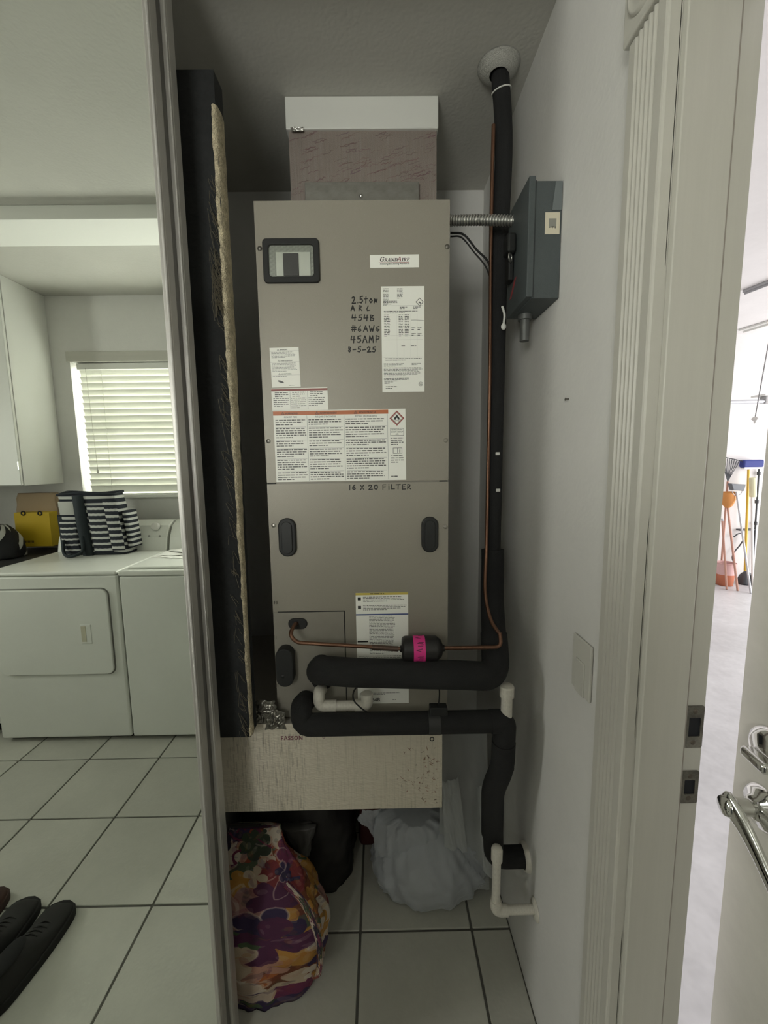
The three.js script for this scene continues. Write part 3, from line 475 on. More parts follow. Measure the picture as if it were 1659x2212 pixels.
// ---------------------------------------------------------------- plenums, duct board
const foilMap = (seedNo, tint, marks) => canvas(1024, 1024, (x, w, h) => {
  x.fillStyle = tint; x.fillRect(0, 0, w, h);
  for (let i = 0; i < 1500; i++) { const k = rnd(); x.fillStyle = `rgba(${k > 0.5 ? 225 : 70},${k > 0.5 ? 222 : 66},${k > 0.5 ? 208 : 58},0.035)`; x.fillRect(rnd() * w, rnd() * h, 2 + rnd() * 7, 40 + rnd() * 260); }
  marks?.(x, w, h);
});
{
  const D = 1.222, p0 = atZ(624, 300, D).x, p1 = atZ(943, 300, D).x, y1 = atZ(780, 279, D - 0.006).y, z0 = -D, zb = -D - 0.34;
  const T = thing('supply_plenum', 'boxed supply plenum above the air handler with white collar and foil faced board', 'duct', [(p0 + p1) / 2, AT, (z0 + zb) / 2]);
  const scr = foilMap(1, 'rgb(146,134,127)', (x, w, h) => {
    for (let i = 0; i < 260; i++) { x.save(); x.translate(rnd() * w, rnd() * h); x.rotate(-0.45 + rnd() * 0.2); x.strokeStyle = `rgba(${92 + rnd() * 25},${66 + rnd() * 15},${70 + rnd() * 18},${0.25 + rnd() * 0.4})`; x.lineWidth = 3 + rnd() * 3; x.beginPath(); let a = 0; x.moveTo(0, 0); for (let k = 0; k < 7; k++) { a += 6 + rnd() * 12; x.lineTo(a, (rnd() - 0.5) * 16); } x.stroke(); x.restore(); }
  });
  const foil = [M.cabinetDark, M.cabinetDark, M.cabinetDark, M.cabinetDark, new THREE.MeshStandardMaterial({ map: scr, roughness: 0.42, metalness: 0.22, bumpMap: fine, bumpScale: 0.0008 }), M.cabinetDark];
  part(T, 'foil_board', box(p0, p1, AT + 0.001, y1 + 0.02, zb, z0), foil, 'brownish foil faced duct board with faded print');
  part(T, 'collar', metreUV(rbox(p0 - 0.006, p1 + 0.004, y1, CEIL - 0.0005, zb - 0.004, z0 + 0.008, 0.003)), M.white, 'white painted collar at the ceiling');
  const a = atZ(658, 397, D - 0.012), b = atZ(905, 397, D - 0.012);
  const fl = part(T, 'metal_flange', rbox(a.x, b.x, AT + 0.001, a.y + 0.004, z0 + 0.001, z0 + 0.012, 0.001), mat([0.33, 0.32, 0.29], 0.45, { metalness: 0.5, map: mottle(0.8, 60, 4) }));
  const s = atZ(780, 424, D - 0.014); part(fl, 'screw', lathe([[0.0001, 0.004], [0.004, 0.003], [0.006, 0]], V(s.x, s.y + 0.002, z0 + 0.012), V(0, 0, 1), 10), M.steel);
  // crumpled foil tape at the lower corner and along the collar
  const crumple = (pts, w, seedNo) => { const g = new THREE.PlaneGeometry(w[0], w[1], 14, 14), P = g.attributes.position; for (let i = 0; i < P.count; i++) P.setZ(i, Math.abs(noise(P.getX(i) * 160 + seedNo, P.getY(i) * 160, seedNo)) * 0.011 + 0.001); g.computeVertexNormals(); return g.translate(...pts); };
  const c = atZ(932, 408, D - 0.008); part(T, 'foil_tape', crumple([c.x, AT + 0.032, z0 + 0.002], [0.026, 0.058], 3), M.steel, 'crumpled shiny foil tape');
  const e = atZ(641, 275, D - 0.012); part(T, 'foil_tape', crumple([e.x, e.y - 0.004, z0 + 0.009], [0.034, 0.01], 9), M.steel);
}
{
  const D = 0.985, x1 = atZ(955, 1700, D).x, yb = atZ(780, 1748, D).y, x0 = -0.535, z0 = -D;
  const T = thing('return_plenum', 'foil faced return air box under the air handler', 'duct', [(x0 + x1) / 2, yb, z0 - 0.27]);
  const w = x1 - x0, h = AB - 0.001 - yb, tex = canvas(1600, Math.round(1600 * h / w), (x, cw, ch) => {
    x.fillStyle = 'rgb(216,208,192)'; x.fillRect(0, 0, cw, ch);
    for (let i = 0; i < 900; i++) { const k = rnd(); x.fillStyle = `rgba(${k > 0.45 ? 214 : 110},${k > 0.45 ? 208 : 104},${k > 0.45 ? 192 : 92},0.07)`; x.fillRect(rnd() * cw, rnd() * ch, 2 + rnd() * 5, 30 + rnd() * 240); }
    const U = (px, py) => { const p = atZ(px, py, D); return [(p.x - x0) / w * cw, (AB - 0.001 - p.y) / h * ch]; };
    for (let i = 0; i < 260; i++) { const px = 490 + rnd() * 170, [a, b] = U(px, 1560 + rnd() * 185); x.fillStyle = `rgba(70,62,54,${0.05 + 0.13 * rnd()})`; x.fillRect(a, b, 2 + rnd() * 7, 20 + rnd() * 90); }  // extra dark streaks paint the sliding door shade onto the left of the foil
    const [a, b] = U(606, 1599); x.font = 'bold 36px sans-serif'; x.fillStyle = 'rgb(112,62,74)'; x.fillText('FASSON', a, b, U(679, 1599)[0] - a);
    x.fillStyle = 'rgba(125,90,98,0.55)'; x.fillText('0', U(696, 1596)[0], U(696, 1596)[1]);
    for (let i = 0; i < 70; i++) { const [p, q] = U(848 + Math.pow(rnd(), 0.5) * 100, 1615 + rnd() * 120); x.strokeStyle = `rgba(${70 + rnd() * 50},${45 + rnd() * 25},${42},${0.25 + 0.5 * rnd()})`; x.lineWidth = 2 + rnd() * 2.5; x.beginPath(); x.moveTo(p, q); x.lineTo(p + (rnd() - 0.5) * 22, q + (rnd() - 0.5) * 22); x.lineTo(p + (rnd() - 0.5) * 22, q + (rnd() - 0.5) * 26); x.stroke(); }
  });
  const side = mat([0.42, 0.4, 0.35], 0.5, { metalness: 0.25 });
  part(T, 'foil_board', box(x0, x1, yb, AB - 0.001, z0 - 0.55, z0), [side, side, side, side, new THREE.MeshStandardMaterial({ map: tex, roughness: 0.46, metalness: 0.12, bumpMap: noiseTexture(128, [[16, 1], [64, 1]], 61, 0, 1, [1, 1, 1], false, 2), bumpScale: 0.0018 }), side], 'silvery foil face with printed lettering');
  // crumpled foil tape where the duct board meets the box
  for (const [px, py, w0, h0, k] of [[566, 1537, 0.07, 0.045, 2], [592, 1560, 0.05, 0.05, 5], [545, 1556, 0.05, 0.03, 8]]) {
    const c = atZ(px, py, D - 0.012), g = new THREE.PlaneGeometry(w0, h0, 22, 18), P = g.attributes.position;
    for (let i = 0; i < P.count; i++) { const x = P.getX(i), y = P.getY(i), r = Math.hypot(x / w0, y / h0) * 2, f = 1 + 0.35 * noise(x * 60 + k, y * 60, k); P.setXYZ(i, x * f, y * f, 0.002 + Math.abs(noise(x * 130 + k, y * 130, k * 3)) * 0.022 * Math.max(0, 1.2 - r)); }
    g.computeVertexNormals(); part(T, 'foil_tape', g.translate(c.x, c.y, z0 + 0.001), mat([0.5, 0.48, 0.42], 0.3, { metalness: 0.8, map: mottle(0.35, 62 + k, 9) }), 'crumpled torn foil tape');
  }
}
{ // black faced duct board beside the unit, raw fibre edge towards the unit
  const D = 0.93, x1 = -0.3235, th = 0.046, y0 = 0.8, y1 = atZ(470, 150, D).y;
  const T = thing('duct_board', 'black faced fibreglass duct board with a frayed raw edge beside the air handler', 'duct board', [-0.43, y0, -D - th / 2]);
  part(T, 'black_facing', metreUV(box(-0.536, x1, y0, y1, -D - th, -D)), M.liner, 'matt black facing');
  // ribbon: wraps a ragged band of the front and the whole edge
  const rows = 150, pos = [], idx = [], uv = [], top = atZ(490, 226, D).y, bot = y0 + 0.004;
  for (let i = 0; i <= rows; i++) {
    const t = i / rows, y = lerp(bot, top, t), rag = 0.0035 + 0.005 * smooth(0.35, 0.9, t) + 0.0035 * noise(0, y * 14) + 0.0025 * noise(3, y * 60), n1 = 0.002 * noise(5, y * 40), back = lerp(0.022, th - 0.002, smooth(0.1, 0.75, t)) + 0.004 * noise(8, y * 25);
    for (const [x, z] of [[x1 - Math.max(0.001, rag), -D + 0.0008], [x1 - rag * 0.4, -D + 0.0035 + n1], [x1 + 0.0025 + n1, -D - 0.002], [x1 + 0.004 - n1, -D - back * 0.5], [x1 + 0.0008, -D - back]]) { pos.push(x + 0.0008 * noise(x * 900, y * 300), y, z); uv.push((x - z), y); }
    if (i < rows) for (let k = 0; k < 4; k++) { const a = i * 5 + k; idx.push(a, a + 1, a + 5, a + 1, a + 6, a + 5); }
  }
  const g = new THREE.BufferGeometry(); g.setAttribute('position', new THREE.Float32BufferAttribute(pos, 3)); g.setAttribute('uv', new THREE.Float32BufferAttribute(uv, 2)); g.setIndex(idx); g.computeVertexNormals();
  const e = part(T, 'raw_edge', g, M.fibre, 'frayed beige fibreglass edge'); e.material.side = THREE.DoubleSide;
  const hairs = [];
  for (let i = 0; i < 110; i++) { const t = i < 45 ? 0.74 + (rnd() - 0.5) * 0.08 : rnd() * 0.9, y = lerp(bot, top, t), x = x1 - 0.006 - rnd() * 0.008, z = -D + 0.003, l = 0.02 + rnd() * 0.05; hairs.push(spline([V(x + 0.004, y, z), V(x - 0.004 - rnd() * 0.01, y + l * 0.5, z + 0.004 + rnd() * 0.004), V(x - (rnd() - 0.3) * 0.022, y - l * (rnd() - 0.2), z + rnd() * 0.007)], 0.00045, 6, 3)); }
  const hm = part(T, 'loose_fibres', merge(hairs), M.fibre); hm.userData.kind = 'stuff';
}

// ---------------------------------------------------------------- refrigerant and drain lines
const tape = mat([0.03, 0.03, 0.031], 0.45);
{ // suction line in black foam
  const T = thing('suction_line', 'thick black foam insulated suction pipe running from ceiling to air handler', 'pipe', [0.305, 1.0, -1.13]);
  const c0 = atY(1078, 150, CEIL), D1 = 1.125;
  const a = V(c0.x, CEIL + 0.02, c0.z), b = atZ(1088, 300, D1 + 0.005), c = atZ(1080, 520, D1), d = atZ(1070, 900, D1), e = atZ(1064, 1190, D1);
  part(T, 'upper_insulation', new THREE.TubeGeometry(new THREE.CatmullRomCurve3([a, b, c, d, e]), 60, 0.0215, 20), M.foam);
  const f = atZ(1063, 1290, 1.09), g = atZ(1067, 1380, 1.0), h = atZ(1072, 1462, 0.94), i = atZ(1000, 1458, 0.925), j = atZ(760, 1453, 0.925), k = atZ(693, 1447, 0.93), l = atZ(690, 1450, 1.008);
  part(T, 'lower_insulation', merge([new THREE.TubeGeometry(new THREE.CatmullRomCurve3([e.clone().add(V(0, 0.004, 0)), e.clone().add(V(0, -0.03, 0.003)), f, g]), 24, 0.031, 20), lathe([[0.0215, 0.006], [0.029, 0.003], [0.031, -0.002]], e, V(0, 1, 0), 20)]), M.foam);
  part(T, 'front_insulation', pipe([g.clone().lerp(f, 0.12), h, i, j, k, l], 0.0335, 0.045, 90, 22), M.foam);
  // tie wraps and tape tails
  const tie = (p, r, m, tilt) => part(T, 'tie_wrap', new THREE.TorusGeometry(r, 0.0018, 8, 36).rotateX(Math.PI / 2 + tilt).rotateZ(tilt).translate(p.x, p.y, p.z), m);
  tie(new THREE.CatmullRomCurve3([a, b, c, d, e]).getPoint(0.1), 0.0228, M.white, 0.22);
  for (const [px, py] of [[1075, 980], [1076, 1059]]) { const p = atZ(px, py, D1 - 0.0225); part(T, 'clip', rbox(p.x - 0.006, p.x + 0.005, p.y - 0.004, p.y + 0.004, p.z - 0.002, p.z + 0.004, 0.0015), M.plastic, 'small white clip'); }
  const w0 = atZ(1085, 662, 1.09), w1 = atZ(1088, 700, 1.09);
  part(T, 'tape_tail', spline([w0, w0.clone().lerp(w1, 0.5).add(V(0.003, 0, 0.003)), w1], 0.0032, 10, 6), M.white, 'white plastic tail');
  part(T, 'tape_tail', new THREE.IcosahedronGeometry(0.007, 1).scale(1, 1.2, 0.6).translate(w1.x, w1.y - 0.006, w1.z), M.white);
}
{ // ceiling collar of the suction line
  const c0 = atY(1078, 140, CEIL);
  single('pipe_flange', lathe([[0.0222, -0.02], [0.036, -0.017], [0.046, -0.009], [0.051, -0.002], [0.052, 0]], V(c0.x, CEIL, c0.z - 0.003), V(0, 1, 0), 36), mat([0.7, 0.69, 0.64], 0.7, { bumpMap: peel, bumpScale: 0.003, side: THREE.DoubleSide }), 'white collar where the black pipe enters the closet ceiling', 'flange');
}
let drierAxis;
{ // copper liquid line
  const T = thing('liquid_line', 'thin copper liquid line along the black pipe into the filter drier', 'pipe', [0.27, 1.0, -1.1]);
  const D1 = 1.105, Dq = 0.945;
  const p = [atZ(1066, 270, D1), atZ(1061, 480, D1), atZ(1058, 800, D1), atZ(1051, 1170, D1 - 0.02), atZ(1049, 1290, 1.03), atZ(1063, 1345, 0.985), atZ(1080, 1370, 0.955)];
  part(T, 'riser', spline(p, 0.0048, 90, 12), M.copper);
  const a = p.at(-1), b = atZ(1085, 1400, Dq), y = atZ(905, 1401, Dq).y, c = V(atZ(960, 1401, Dq).x, y, -Dq);
  part(T, 'horizontal_run', pipe([a.clone().add(V(0, 0.004, -0.001)), V(atZ(1083, 1398, Dq).x, y, -Dq), c.clone().add(V(-0.004, 0, 0))], 0.0048, 0.028, 40, 12), M.copper);
  const d = V(atZ(864, 1402, Dq).x, y, -Dq), e = atZ(640, 1388, Dq + 0.01), f = atZ(626, 1376, Dq + 0.012), g = atZ(637, 1347, DA - 0.02), h = atZ(643, 1346, DA + 0.003);
  part(T, 'inlet_run', pipe([d.clone().add(V(0.004, 0, 0)), e, f.clone().add(V(0, 0.006, 0)), g, h], 0.0048, 0.022, 60, 12), M.copper);
  part(T, 'solder_sleeve', pipe([d.clone().add(V(-0.004, 0, 0)), d.clone().lerp(e, 0.27)], 0.0064, 0, 1, 12), mat([0.25, 0.16, 0.12], 0.5, { metalness: 0.6, map: mottle(0.5, 63, 20) }), 'darkened solder joint');
  drierAxis = { y, z: -Dq, x0: d.x, x1: c.x };
  const T2 = thing('filter_drier', 'black filter drier canister with a bright pink label', 'filter drier', [(d.x + c.x) / 2, y - 0.03, -Dq]);
  const L = c.x - d.x, R = 0.0305;
  part(T2, 'canister', lathe([[0.0075, 0], [0.0085, 0.004], [0.025, 0.005], [R - 0.002, 0.008], [R, 0.013], [R, L - 0.022], [R - 0.002, L - 0.018], [R - 0.004, L - 0.016], [0.02, L - 0.008], [0.0085, L - 0.004], [0.0075, L]], V(d.x, y, -Dq), V(1, 0, 0), 32), mat([0.016, 0.015, 0.015], 0.42));
  const xa = atZ(892, 1401, Dq).x, xb = atZ(917, 1401, Dq).x;
  const pink = canvas(1024, 160, (x, w, h) => { x.fillStyle = '#e2388f'; x.fillRect(0, 0, w, h); x.fillStyle = x.strokeStyle = '#2a1020'; for (let k = 0; k < 6; k++) { const X = w * k / 6 + 20; for (let i = 0; i < 4; i++) x.fillRect(X + i * 15, 22 + (i % 2) * 10, 7, 50 + 30 * rnd()); x.lineWidth = 7; x.beginPath(); x.moveTo(X + 84, 40); x.lineTo(X + 100, 120); x.lineTo(X + 118, 60); x.stroke(); } });
  const lg = new THREE.CylinderGeometry(R + 0.0006, R + 0.0006, xb - xa, 32, 1, true).rotateZ(-Math.PI / 2).translate((xa + xb) / 2, y, -Dq);
  part(T2, 'pink_label', lg, new THREE.MeshStandardMaterial({ map: pink, roughness: 0.45, side: THREE.DoubleSide }), 'fluorescent pink wrap label');
}
const DD = 0.925;
{ // condensate drain, insulated
  const T = thing('drain_line', 'black insulated condensate drain pipe running down to the wall', 'pipe', [0.2, 0.3, -0.95]);
  const R = 0.0262, a = atZ(662, 1512, DA + 0.001), b = atZ(650, 1530, DD + 0.01), c = atZ(650, 1566, DD), d = atZ(930, 1568, DD), e = atZ(1070, 1569, DD);
  part(T, 'horizontal_insulation', pipe([a, V(b.x, b.y + 0.004, b.z), V(b.x + 0.004, c.y, -DD), V(d.x, c.y, -DD), V(e.x, c.y, -DD)], R, 0.05, 60, 20), M.foam);
  const t0 = atZ(1089, 1570, DD), t1 = atZ(1088, 1600, DD + 0.005), t2 = atZ(1086, 1655, 0.94), t3 = atZ(1064, 1705, 0.955), t4 = atZ(1063, 1800, 0.985), wl = atX(1138, 1850, WR), t5 = V(atZ(1066, 1850, -wl.z).x, wl.y, wl.z);
  part(T, 'elbow_insulation', pipe([V(e.x - 0.012, c.y, -DD), V(t1.x, c.y, -DD), t2], 0.0275, 0.02, 30, 20), M.foam);
  part(T, 'jog_insulation', pipe([t1, t2, t3, t4], 0.0285, 0.03, 40, 20), M.foam);
  part(T, 'wall_insulation', pipe([t3.clone().lerp(t4, 0.3), t5, V(WR - 0.001, wl.y, wl.z)], 0.0265, 0.035, 50, 20), M.foam);
  part(T, 'tape_band', pipe([V(d.x - 0.006, c.y, -DD), V(d.x + 0.022, c.y, -DD)], R + 0.0012, 0, 1, 20), tape);
  const n = atZ(933, 1592, DD - R); part(T, 'tie_knot', new THREE.TorusGeometry(0.0045, 0.0012, 6, 14).translate(n.x, n.y - 0.004, n.z + 0.002), M.black);
  const fl = single('pipe_flange', lathe([[0.0285, 0.012], [0.033, 0.011], [0.036, 0.004], [0.0365, 0]], V(WR, wl.y, wl.z), V(-1, 0, 0), 32), M.pvc, 'white ring where the black drain pipe enters the side wall', 'flange');
  fl.material = fl.material.clone(); fl.material.side = THREE.DoubleSide;
}
{ // white cleanout tee riser
  const T = thing('cleanout_pipe', 'short white plastic cleanout pipe with cap above the drain elbow', 'pipe', [0.25, 0.75, -DD]);
  const b = atZ(1093, 1578, DD), t = atZ(1093, 1520, DD), k = atZ(1094, 1484, DD);
  part(T, 'riser', pipe([V(b.x, b.y - 0.03, -DD), V(b.x, k.y - 0.003, -DD)], 0.0135, 0, 1, 24), M.pvc);
  part(T, 'coupling', lathe([[0.0137, 0], [0.0165, 0.001], [0.0165, 0.026], [0.0137, 0.028]], V(b.x, b.y + 0.006, -DD), V(0, 1, 0), 28), M.pvc);
  part(T, 'cap', lathe([[0.0137, 0], [0.0172, 0.001], [0.0172, 0.024], [0.0155, 0.028], [0.0001, 0.029]], V(b.x, k.y - 0.024, -DD), V(0, 1, 0), 28), M.pvc);
}
{ // white trap fittings at the drain port
  const T = thing('drain_trap', 'white plastic drain elbows in front of the air handler', 'pipe', [-0.06, 0.8, -0.96]);
  const Dt = 0.955, a = atZ(694, 1492, DA - 0.004), b = atZ(686, 1500, Dt), y = atZ(740, 1524, Dt).y, x0 = atZ(690, 1524, Dt).x, x1 = atZ(793, 1524, Dt).x, e = atZ(793, 1500, Dt);
  part(T, 'tube', pipe([V(x0 + 0.02, y, -Dt), V(x1 - 0.012, y, -Dt)], 0.0118, 0, 1, 22), M.pvc);
  part(T, 'elbow', pipe([V(a.x + 0.002, a.y + 0.004, a.z), V(x0, b.y + 0.008, -Dt), V(x0 - 0.001, y, -Dt), V(x0 + 0.042, y, -Dt)], 0.0142, 0.018, 40, 22), M.pvc);
  part(T, 'elbow', pipe([V(x1 - 0.03, y, -Dt), V(x1, y, -Dt), V(x1, e.y - 0.004, -Dt)], 0.0148, 0.016, 30, 22), M.pvc);
  part(T, 'plug', lathe([[0.0155, 0], [0.0155, 0.008], [0.013, 0.01], [0.0001, 0.01]], V(x1, e.y - 0.006, -Dt), V(0, 1, 0), 24), M.pvc);
}
{ // low white drain stub at the wall
  const w = atX(1157, 1964, WR), T = thing('drain_stub', 'white capped plastic drain pipe elbowing low into the side wall', 'pipe', [0.35, w.y - 0.015, w.z]);
  const b = atZ(1071, 1950, -w.z), k = atZ(1070, 1828, -w.z);
  part(T, 'riser', pipe([V(b.x, w.y, w.z), V(b.x, k.y - 0.004, w.z)], 0.0108, 0, 1, 22), M.pvc);
  part(T, 'cap', lathe([[0.011, 0], [0.0142, 0.001], [0.0142, 0.03], [0.0125, 0.036], [0.006, 0.0395], [0.0001, 0.04]], V(b.x, k.y - 0.04, w.z), V(0, 1, 0), 26), M.pvc);
  part(T, 'elbow', pipe([V(b.x, w.y + 0.03, w.z), V(b.x, w.y, w.z), V(b.x + 0.03, w.y, w.z)], 0.0142, 0.018, 30, 22), M.pvc);
  part(T, 'tube', pipe([V(b.x + 0.02, w.y, w.z), V(WR - 0.0005, w.y, w.z)], 0.0108, 0, 1, 22), M.pvc);
  part(T, 'wall_ring', lathe([[0.0112, 0.006], [0.022, 0.005], [0.0265, 0.001], [0.0265, 0]], V(WR - 0.0004, w.y, w.z), V(-1, 0, 0), 30), M.pvc);
}
{ // float switch on the drain line and its wires
  const p = atZ(928, 1526, DD - 0.004), q = atZ(966, 1546, DD - 0.004);
  const T = thing('float_switch', 'small black float switch box on the drain pipe', 'switch', [(p.x + q.x) / 2, q.y, -DD]);
  part(T, 'housing', rbox(p.x, q.x, q.y - 0.004, p.y, -DD - 0.012, -DD + 0.012, 0.003), M.black);
  part(T, 'lead', spline([V((p.x + q.x) / 2, p.y - 0.003, -DD), atZ(949, 1505, DD + 0.005), atZ(948, 1478, DD + 0.05), atZ(946, 1462, DA - 0.005)], 0.0018, 20, 6), M.black);
  single('control_wire', spline([atZ(776, 1478, 0.966), atZ(764, 1494, 0.95), atZ(764, 1512, 0.93), atZ(776, 1526, 0.926), atZ(792, 1538, 0.93), atZ(806, 1546, 0.94)], 0.0019, 40, 6), M.black, 'thin black wire looping over the white drain elbows', 'wire');
}
// ---------------------------------------------------------------- disconnect box, conduit, wires, switch plate
{
  const z1 = -0.922, z0 = -1.053, xf = 0.318, y0 = 1.805, y1 = 2.036;
  const T = thing('disconnect_box', 'grey metal electrical disconnect box on the side wall', 'electrical box', [WR, y0, (z0 + z1) / 2]);
  part(T, 'body', metreUV(rbox(xf + 0.012, WR - 0.001, y0, y1, z0, z1, 0.0015)), M.greyBox);
  part(T, 'cover', metreUV(rbox(xf, xf + 0.014, y0 + 0.002, y1 + 0.008, z0 - 0.003, z1 + 0.0035, 0.002)), M.greyBox);
  part(T, 'cover_seam', box(xf + 0.0145, xf + 0.0165, y0 + 0.001, y1 + 0.0005, z1, z1 + 0.0005), mat([0.03, 0.035, 0.037], 0.6));
  part(T, 'corner_plate', extrude([[0, 0], [0.02, 0], [0.02, 0.055], [0.006, 0.055]], 0.0015, 0).translate(WR - 0.022, y1 - 0.057, z1 + 0.0002), mat([0.16, 0.18, 0.185], 0.4));
  const a = atZ(1178, 459, -z1), b = atZ(1208, 506, -z1), lt = canvas(256, 400, (x, w, h) => { x.fillStyle = '#d8d0bb'; x.fillRect(0, 0, w, h); x.fillStyle = '#8f8e86'; x.fillRect(w * 0.25, h * 0.28, w * 0.52, h * 0.42); x.fillStyle = '#4d4a44'; for (let i = 0; i < 16; i++) x.fillRect(w * (0.25 + rnd() * 0.45), h * (0.62 + rnd() * 0.14), 14, 9); });
  part(T, 'label', new THREE.BoxGeometry(b.x - a.x, a.y - b.y, 0.0006).translate((a.x + b.x) / 2, (a.y + b.y) / 2, z1 + 0.0006), printed(lt, M.plastic), 'cream paper label');
  const zc = (z0 + z1) / 2, yc = (y0 + y1) / 2;
  const h = part(T, 'handle', merge([rbox(xf - 0.022, xf - 0.001, yc + 0.01, yc + 0.052, z0 + 0.028, z0 + 0.066, 0.006), rbox(xf - 0.014, xf - 0.001, yc - 0.045, yc + 0.012, z0 + 0.02, z0 + 0.05, 0.004)]), M.blackGloss, 'black switch handle');
  part(h, 'padlock_ring', new THREE.TorusGeometry(0.0085, 0.002, 8, 24).rotateY(0.9).translate(xf - 0.012, yc + 0.002, z0 + 0.055), M.steel);
  part(T, 'danger_label', extrude([[0, 0], [0.012, 0], [0.046, 0.034], [0.034, 0.034]], 0.0006, 0).rotateY(-Math.PI / 2).translate(xf - 0.0002, yc - 0.078, z0 + 0.02), mat([0.33, 0.05, 0.055], 0.45), 'red warning strip');
  part(T, 'bottom_fitting', merge([pipe([V(0.352, y0 + 0.001, z0 + 0.03), V(0.352, y0 - 0.012, z0 + 0.03)], 0.016, 0, 1, 20), pipe([V(0.352, y0 - 0.01, z0 + 0.03), V(0.352, y0 - 0.06, z0 + 0.03)], 0.011, 0, 1, 18)]), mat([0.16, 0.165, 0.16], 0.5, { metalness: 0.5 }));
  const p = thing('flexible_conduit', 'ribbed flexible metal conduit between air handler and disconnect box', 'conduit', [0.24, 1.9, -1.07]);
  const c0 = V(A1 + 0.001, atZ(975, 477, 1.1).y, -1.1), c1 = V(xf + 0.0135, atZ(1100, 483, 1.03).y, -1.02), dir = c1.clone().sub(c0), n = 26, list = [];
  const core = new THREE.CatmullRomCurve3([c0, c0.clone().lerp(c1, 0.5).add(V(0, 0.002, 0)), c1]);
  for (let i = 1; i < n; i++) { const q = core.getPoint(i / n), t = core.getTangent(i / n); list.push(new THREE.TorusGeometry(0.0102, 0.0022, 7, 20).applyQuaternion(new THREE.Quaternion().setFromUnitVectors(V(0, 0, 1), t)).translate(q.x, q.y, q.z)); }
  part(p, 'ribs', merge(list), M.steel); part(p, 'core', new THREE.TubeGeometry(core, 20, 0.0095, 14), mat([0.3, 0.3, 0.29], 0.4, { metalness: 0.8 }));
  const d = dir.clone().normalize();
  part(p, 'connector', lathe([[0.0125, 0], [0.015, 0.002], [0.015, 0.014], [0.011, 0.018]], c0, d, 20), M.steel);
  for (const [k, yy, e] of [[0, 503, [1062, 585]], [1, 511, [1060, 603]]])
    single('control_wire', spline([atZ(973, yy, 1.13), atZ(1000 - k * 5, 506 + k * 6, 1.13), atZ(1030 - k * 5, 540 + k * 6, 1.125), atZ(1052 - k * 4, 562 + k * 12, 1.115), atZ(e[0], e[1], 1.105)], 0.0026 - k * 0.0006, 40, 7), M.black, k ? 'thinner black control wire sagging below the metal conduit' : 'thicker black control cable curving under the metal conduit', 'wire');
}
{
  const a = atX(1251, 1369, WR), b = atX(1280, 1512, WR), yc = (1.095 + 0.985) / 2;
  const y0 = atX(1276, 1518, WR).y, y1 = atX(1251, 1371, WR).y, z0 = -0.785, z1 = -0.714;
  const T = thing('wall_switch', 'pale wall switch plate on the side wall near the door casing', 'switch', [WR, y0, (z0 + z1) / 2]);
  part(T, 'plate', rbox(WR - 0.006, WR - 0.0002, y0, y1, z0, z1, 0.004, 3), mat([0.6, 0.59, 0.54], 0.4));
  part(T, 'rocker', rbox(WR - 0.0085, WR - 0.005, yc - 0.034, yc + 0.034, (z0 + z1) / 2 - 0.017, (z0 + z1) / 2 + 0.017, 0.002), mat([0.6, 0.59, 0.54], 0.35));
  const n = atX(1229, 862, WR); single('nail', lathe([[0.0016, 0], [0.0016, 0.006], [0.003, 0.0062], [0.003, 0.0075], [0.0001, 0.008]], V(WR - 0.0002, n.y, n.z), V(-1, 0, 0), 10), M.wornSteel, 'small nail head in the side wall below the electrical box', 'nail');
}

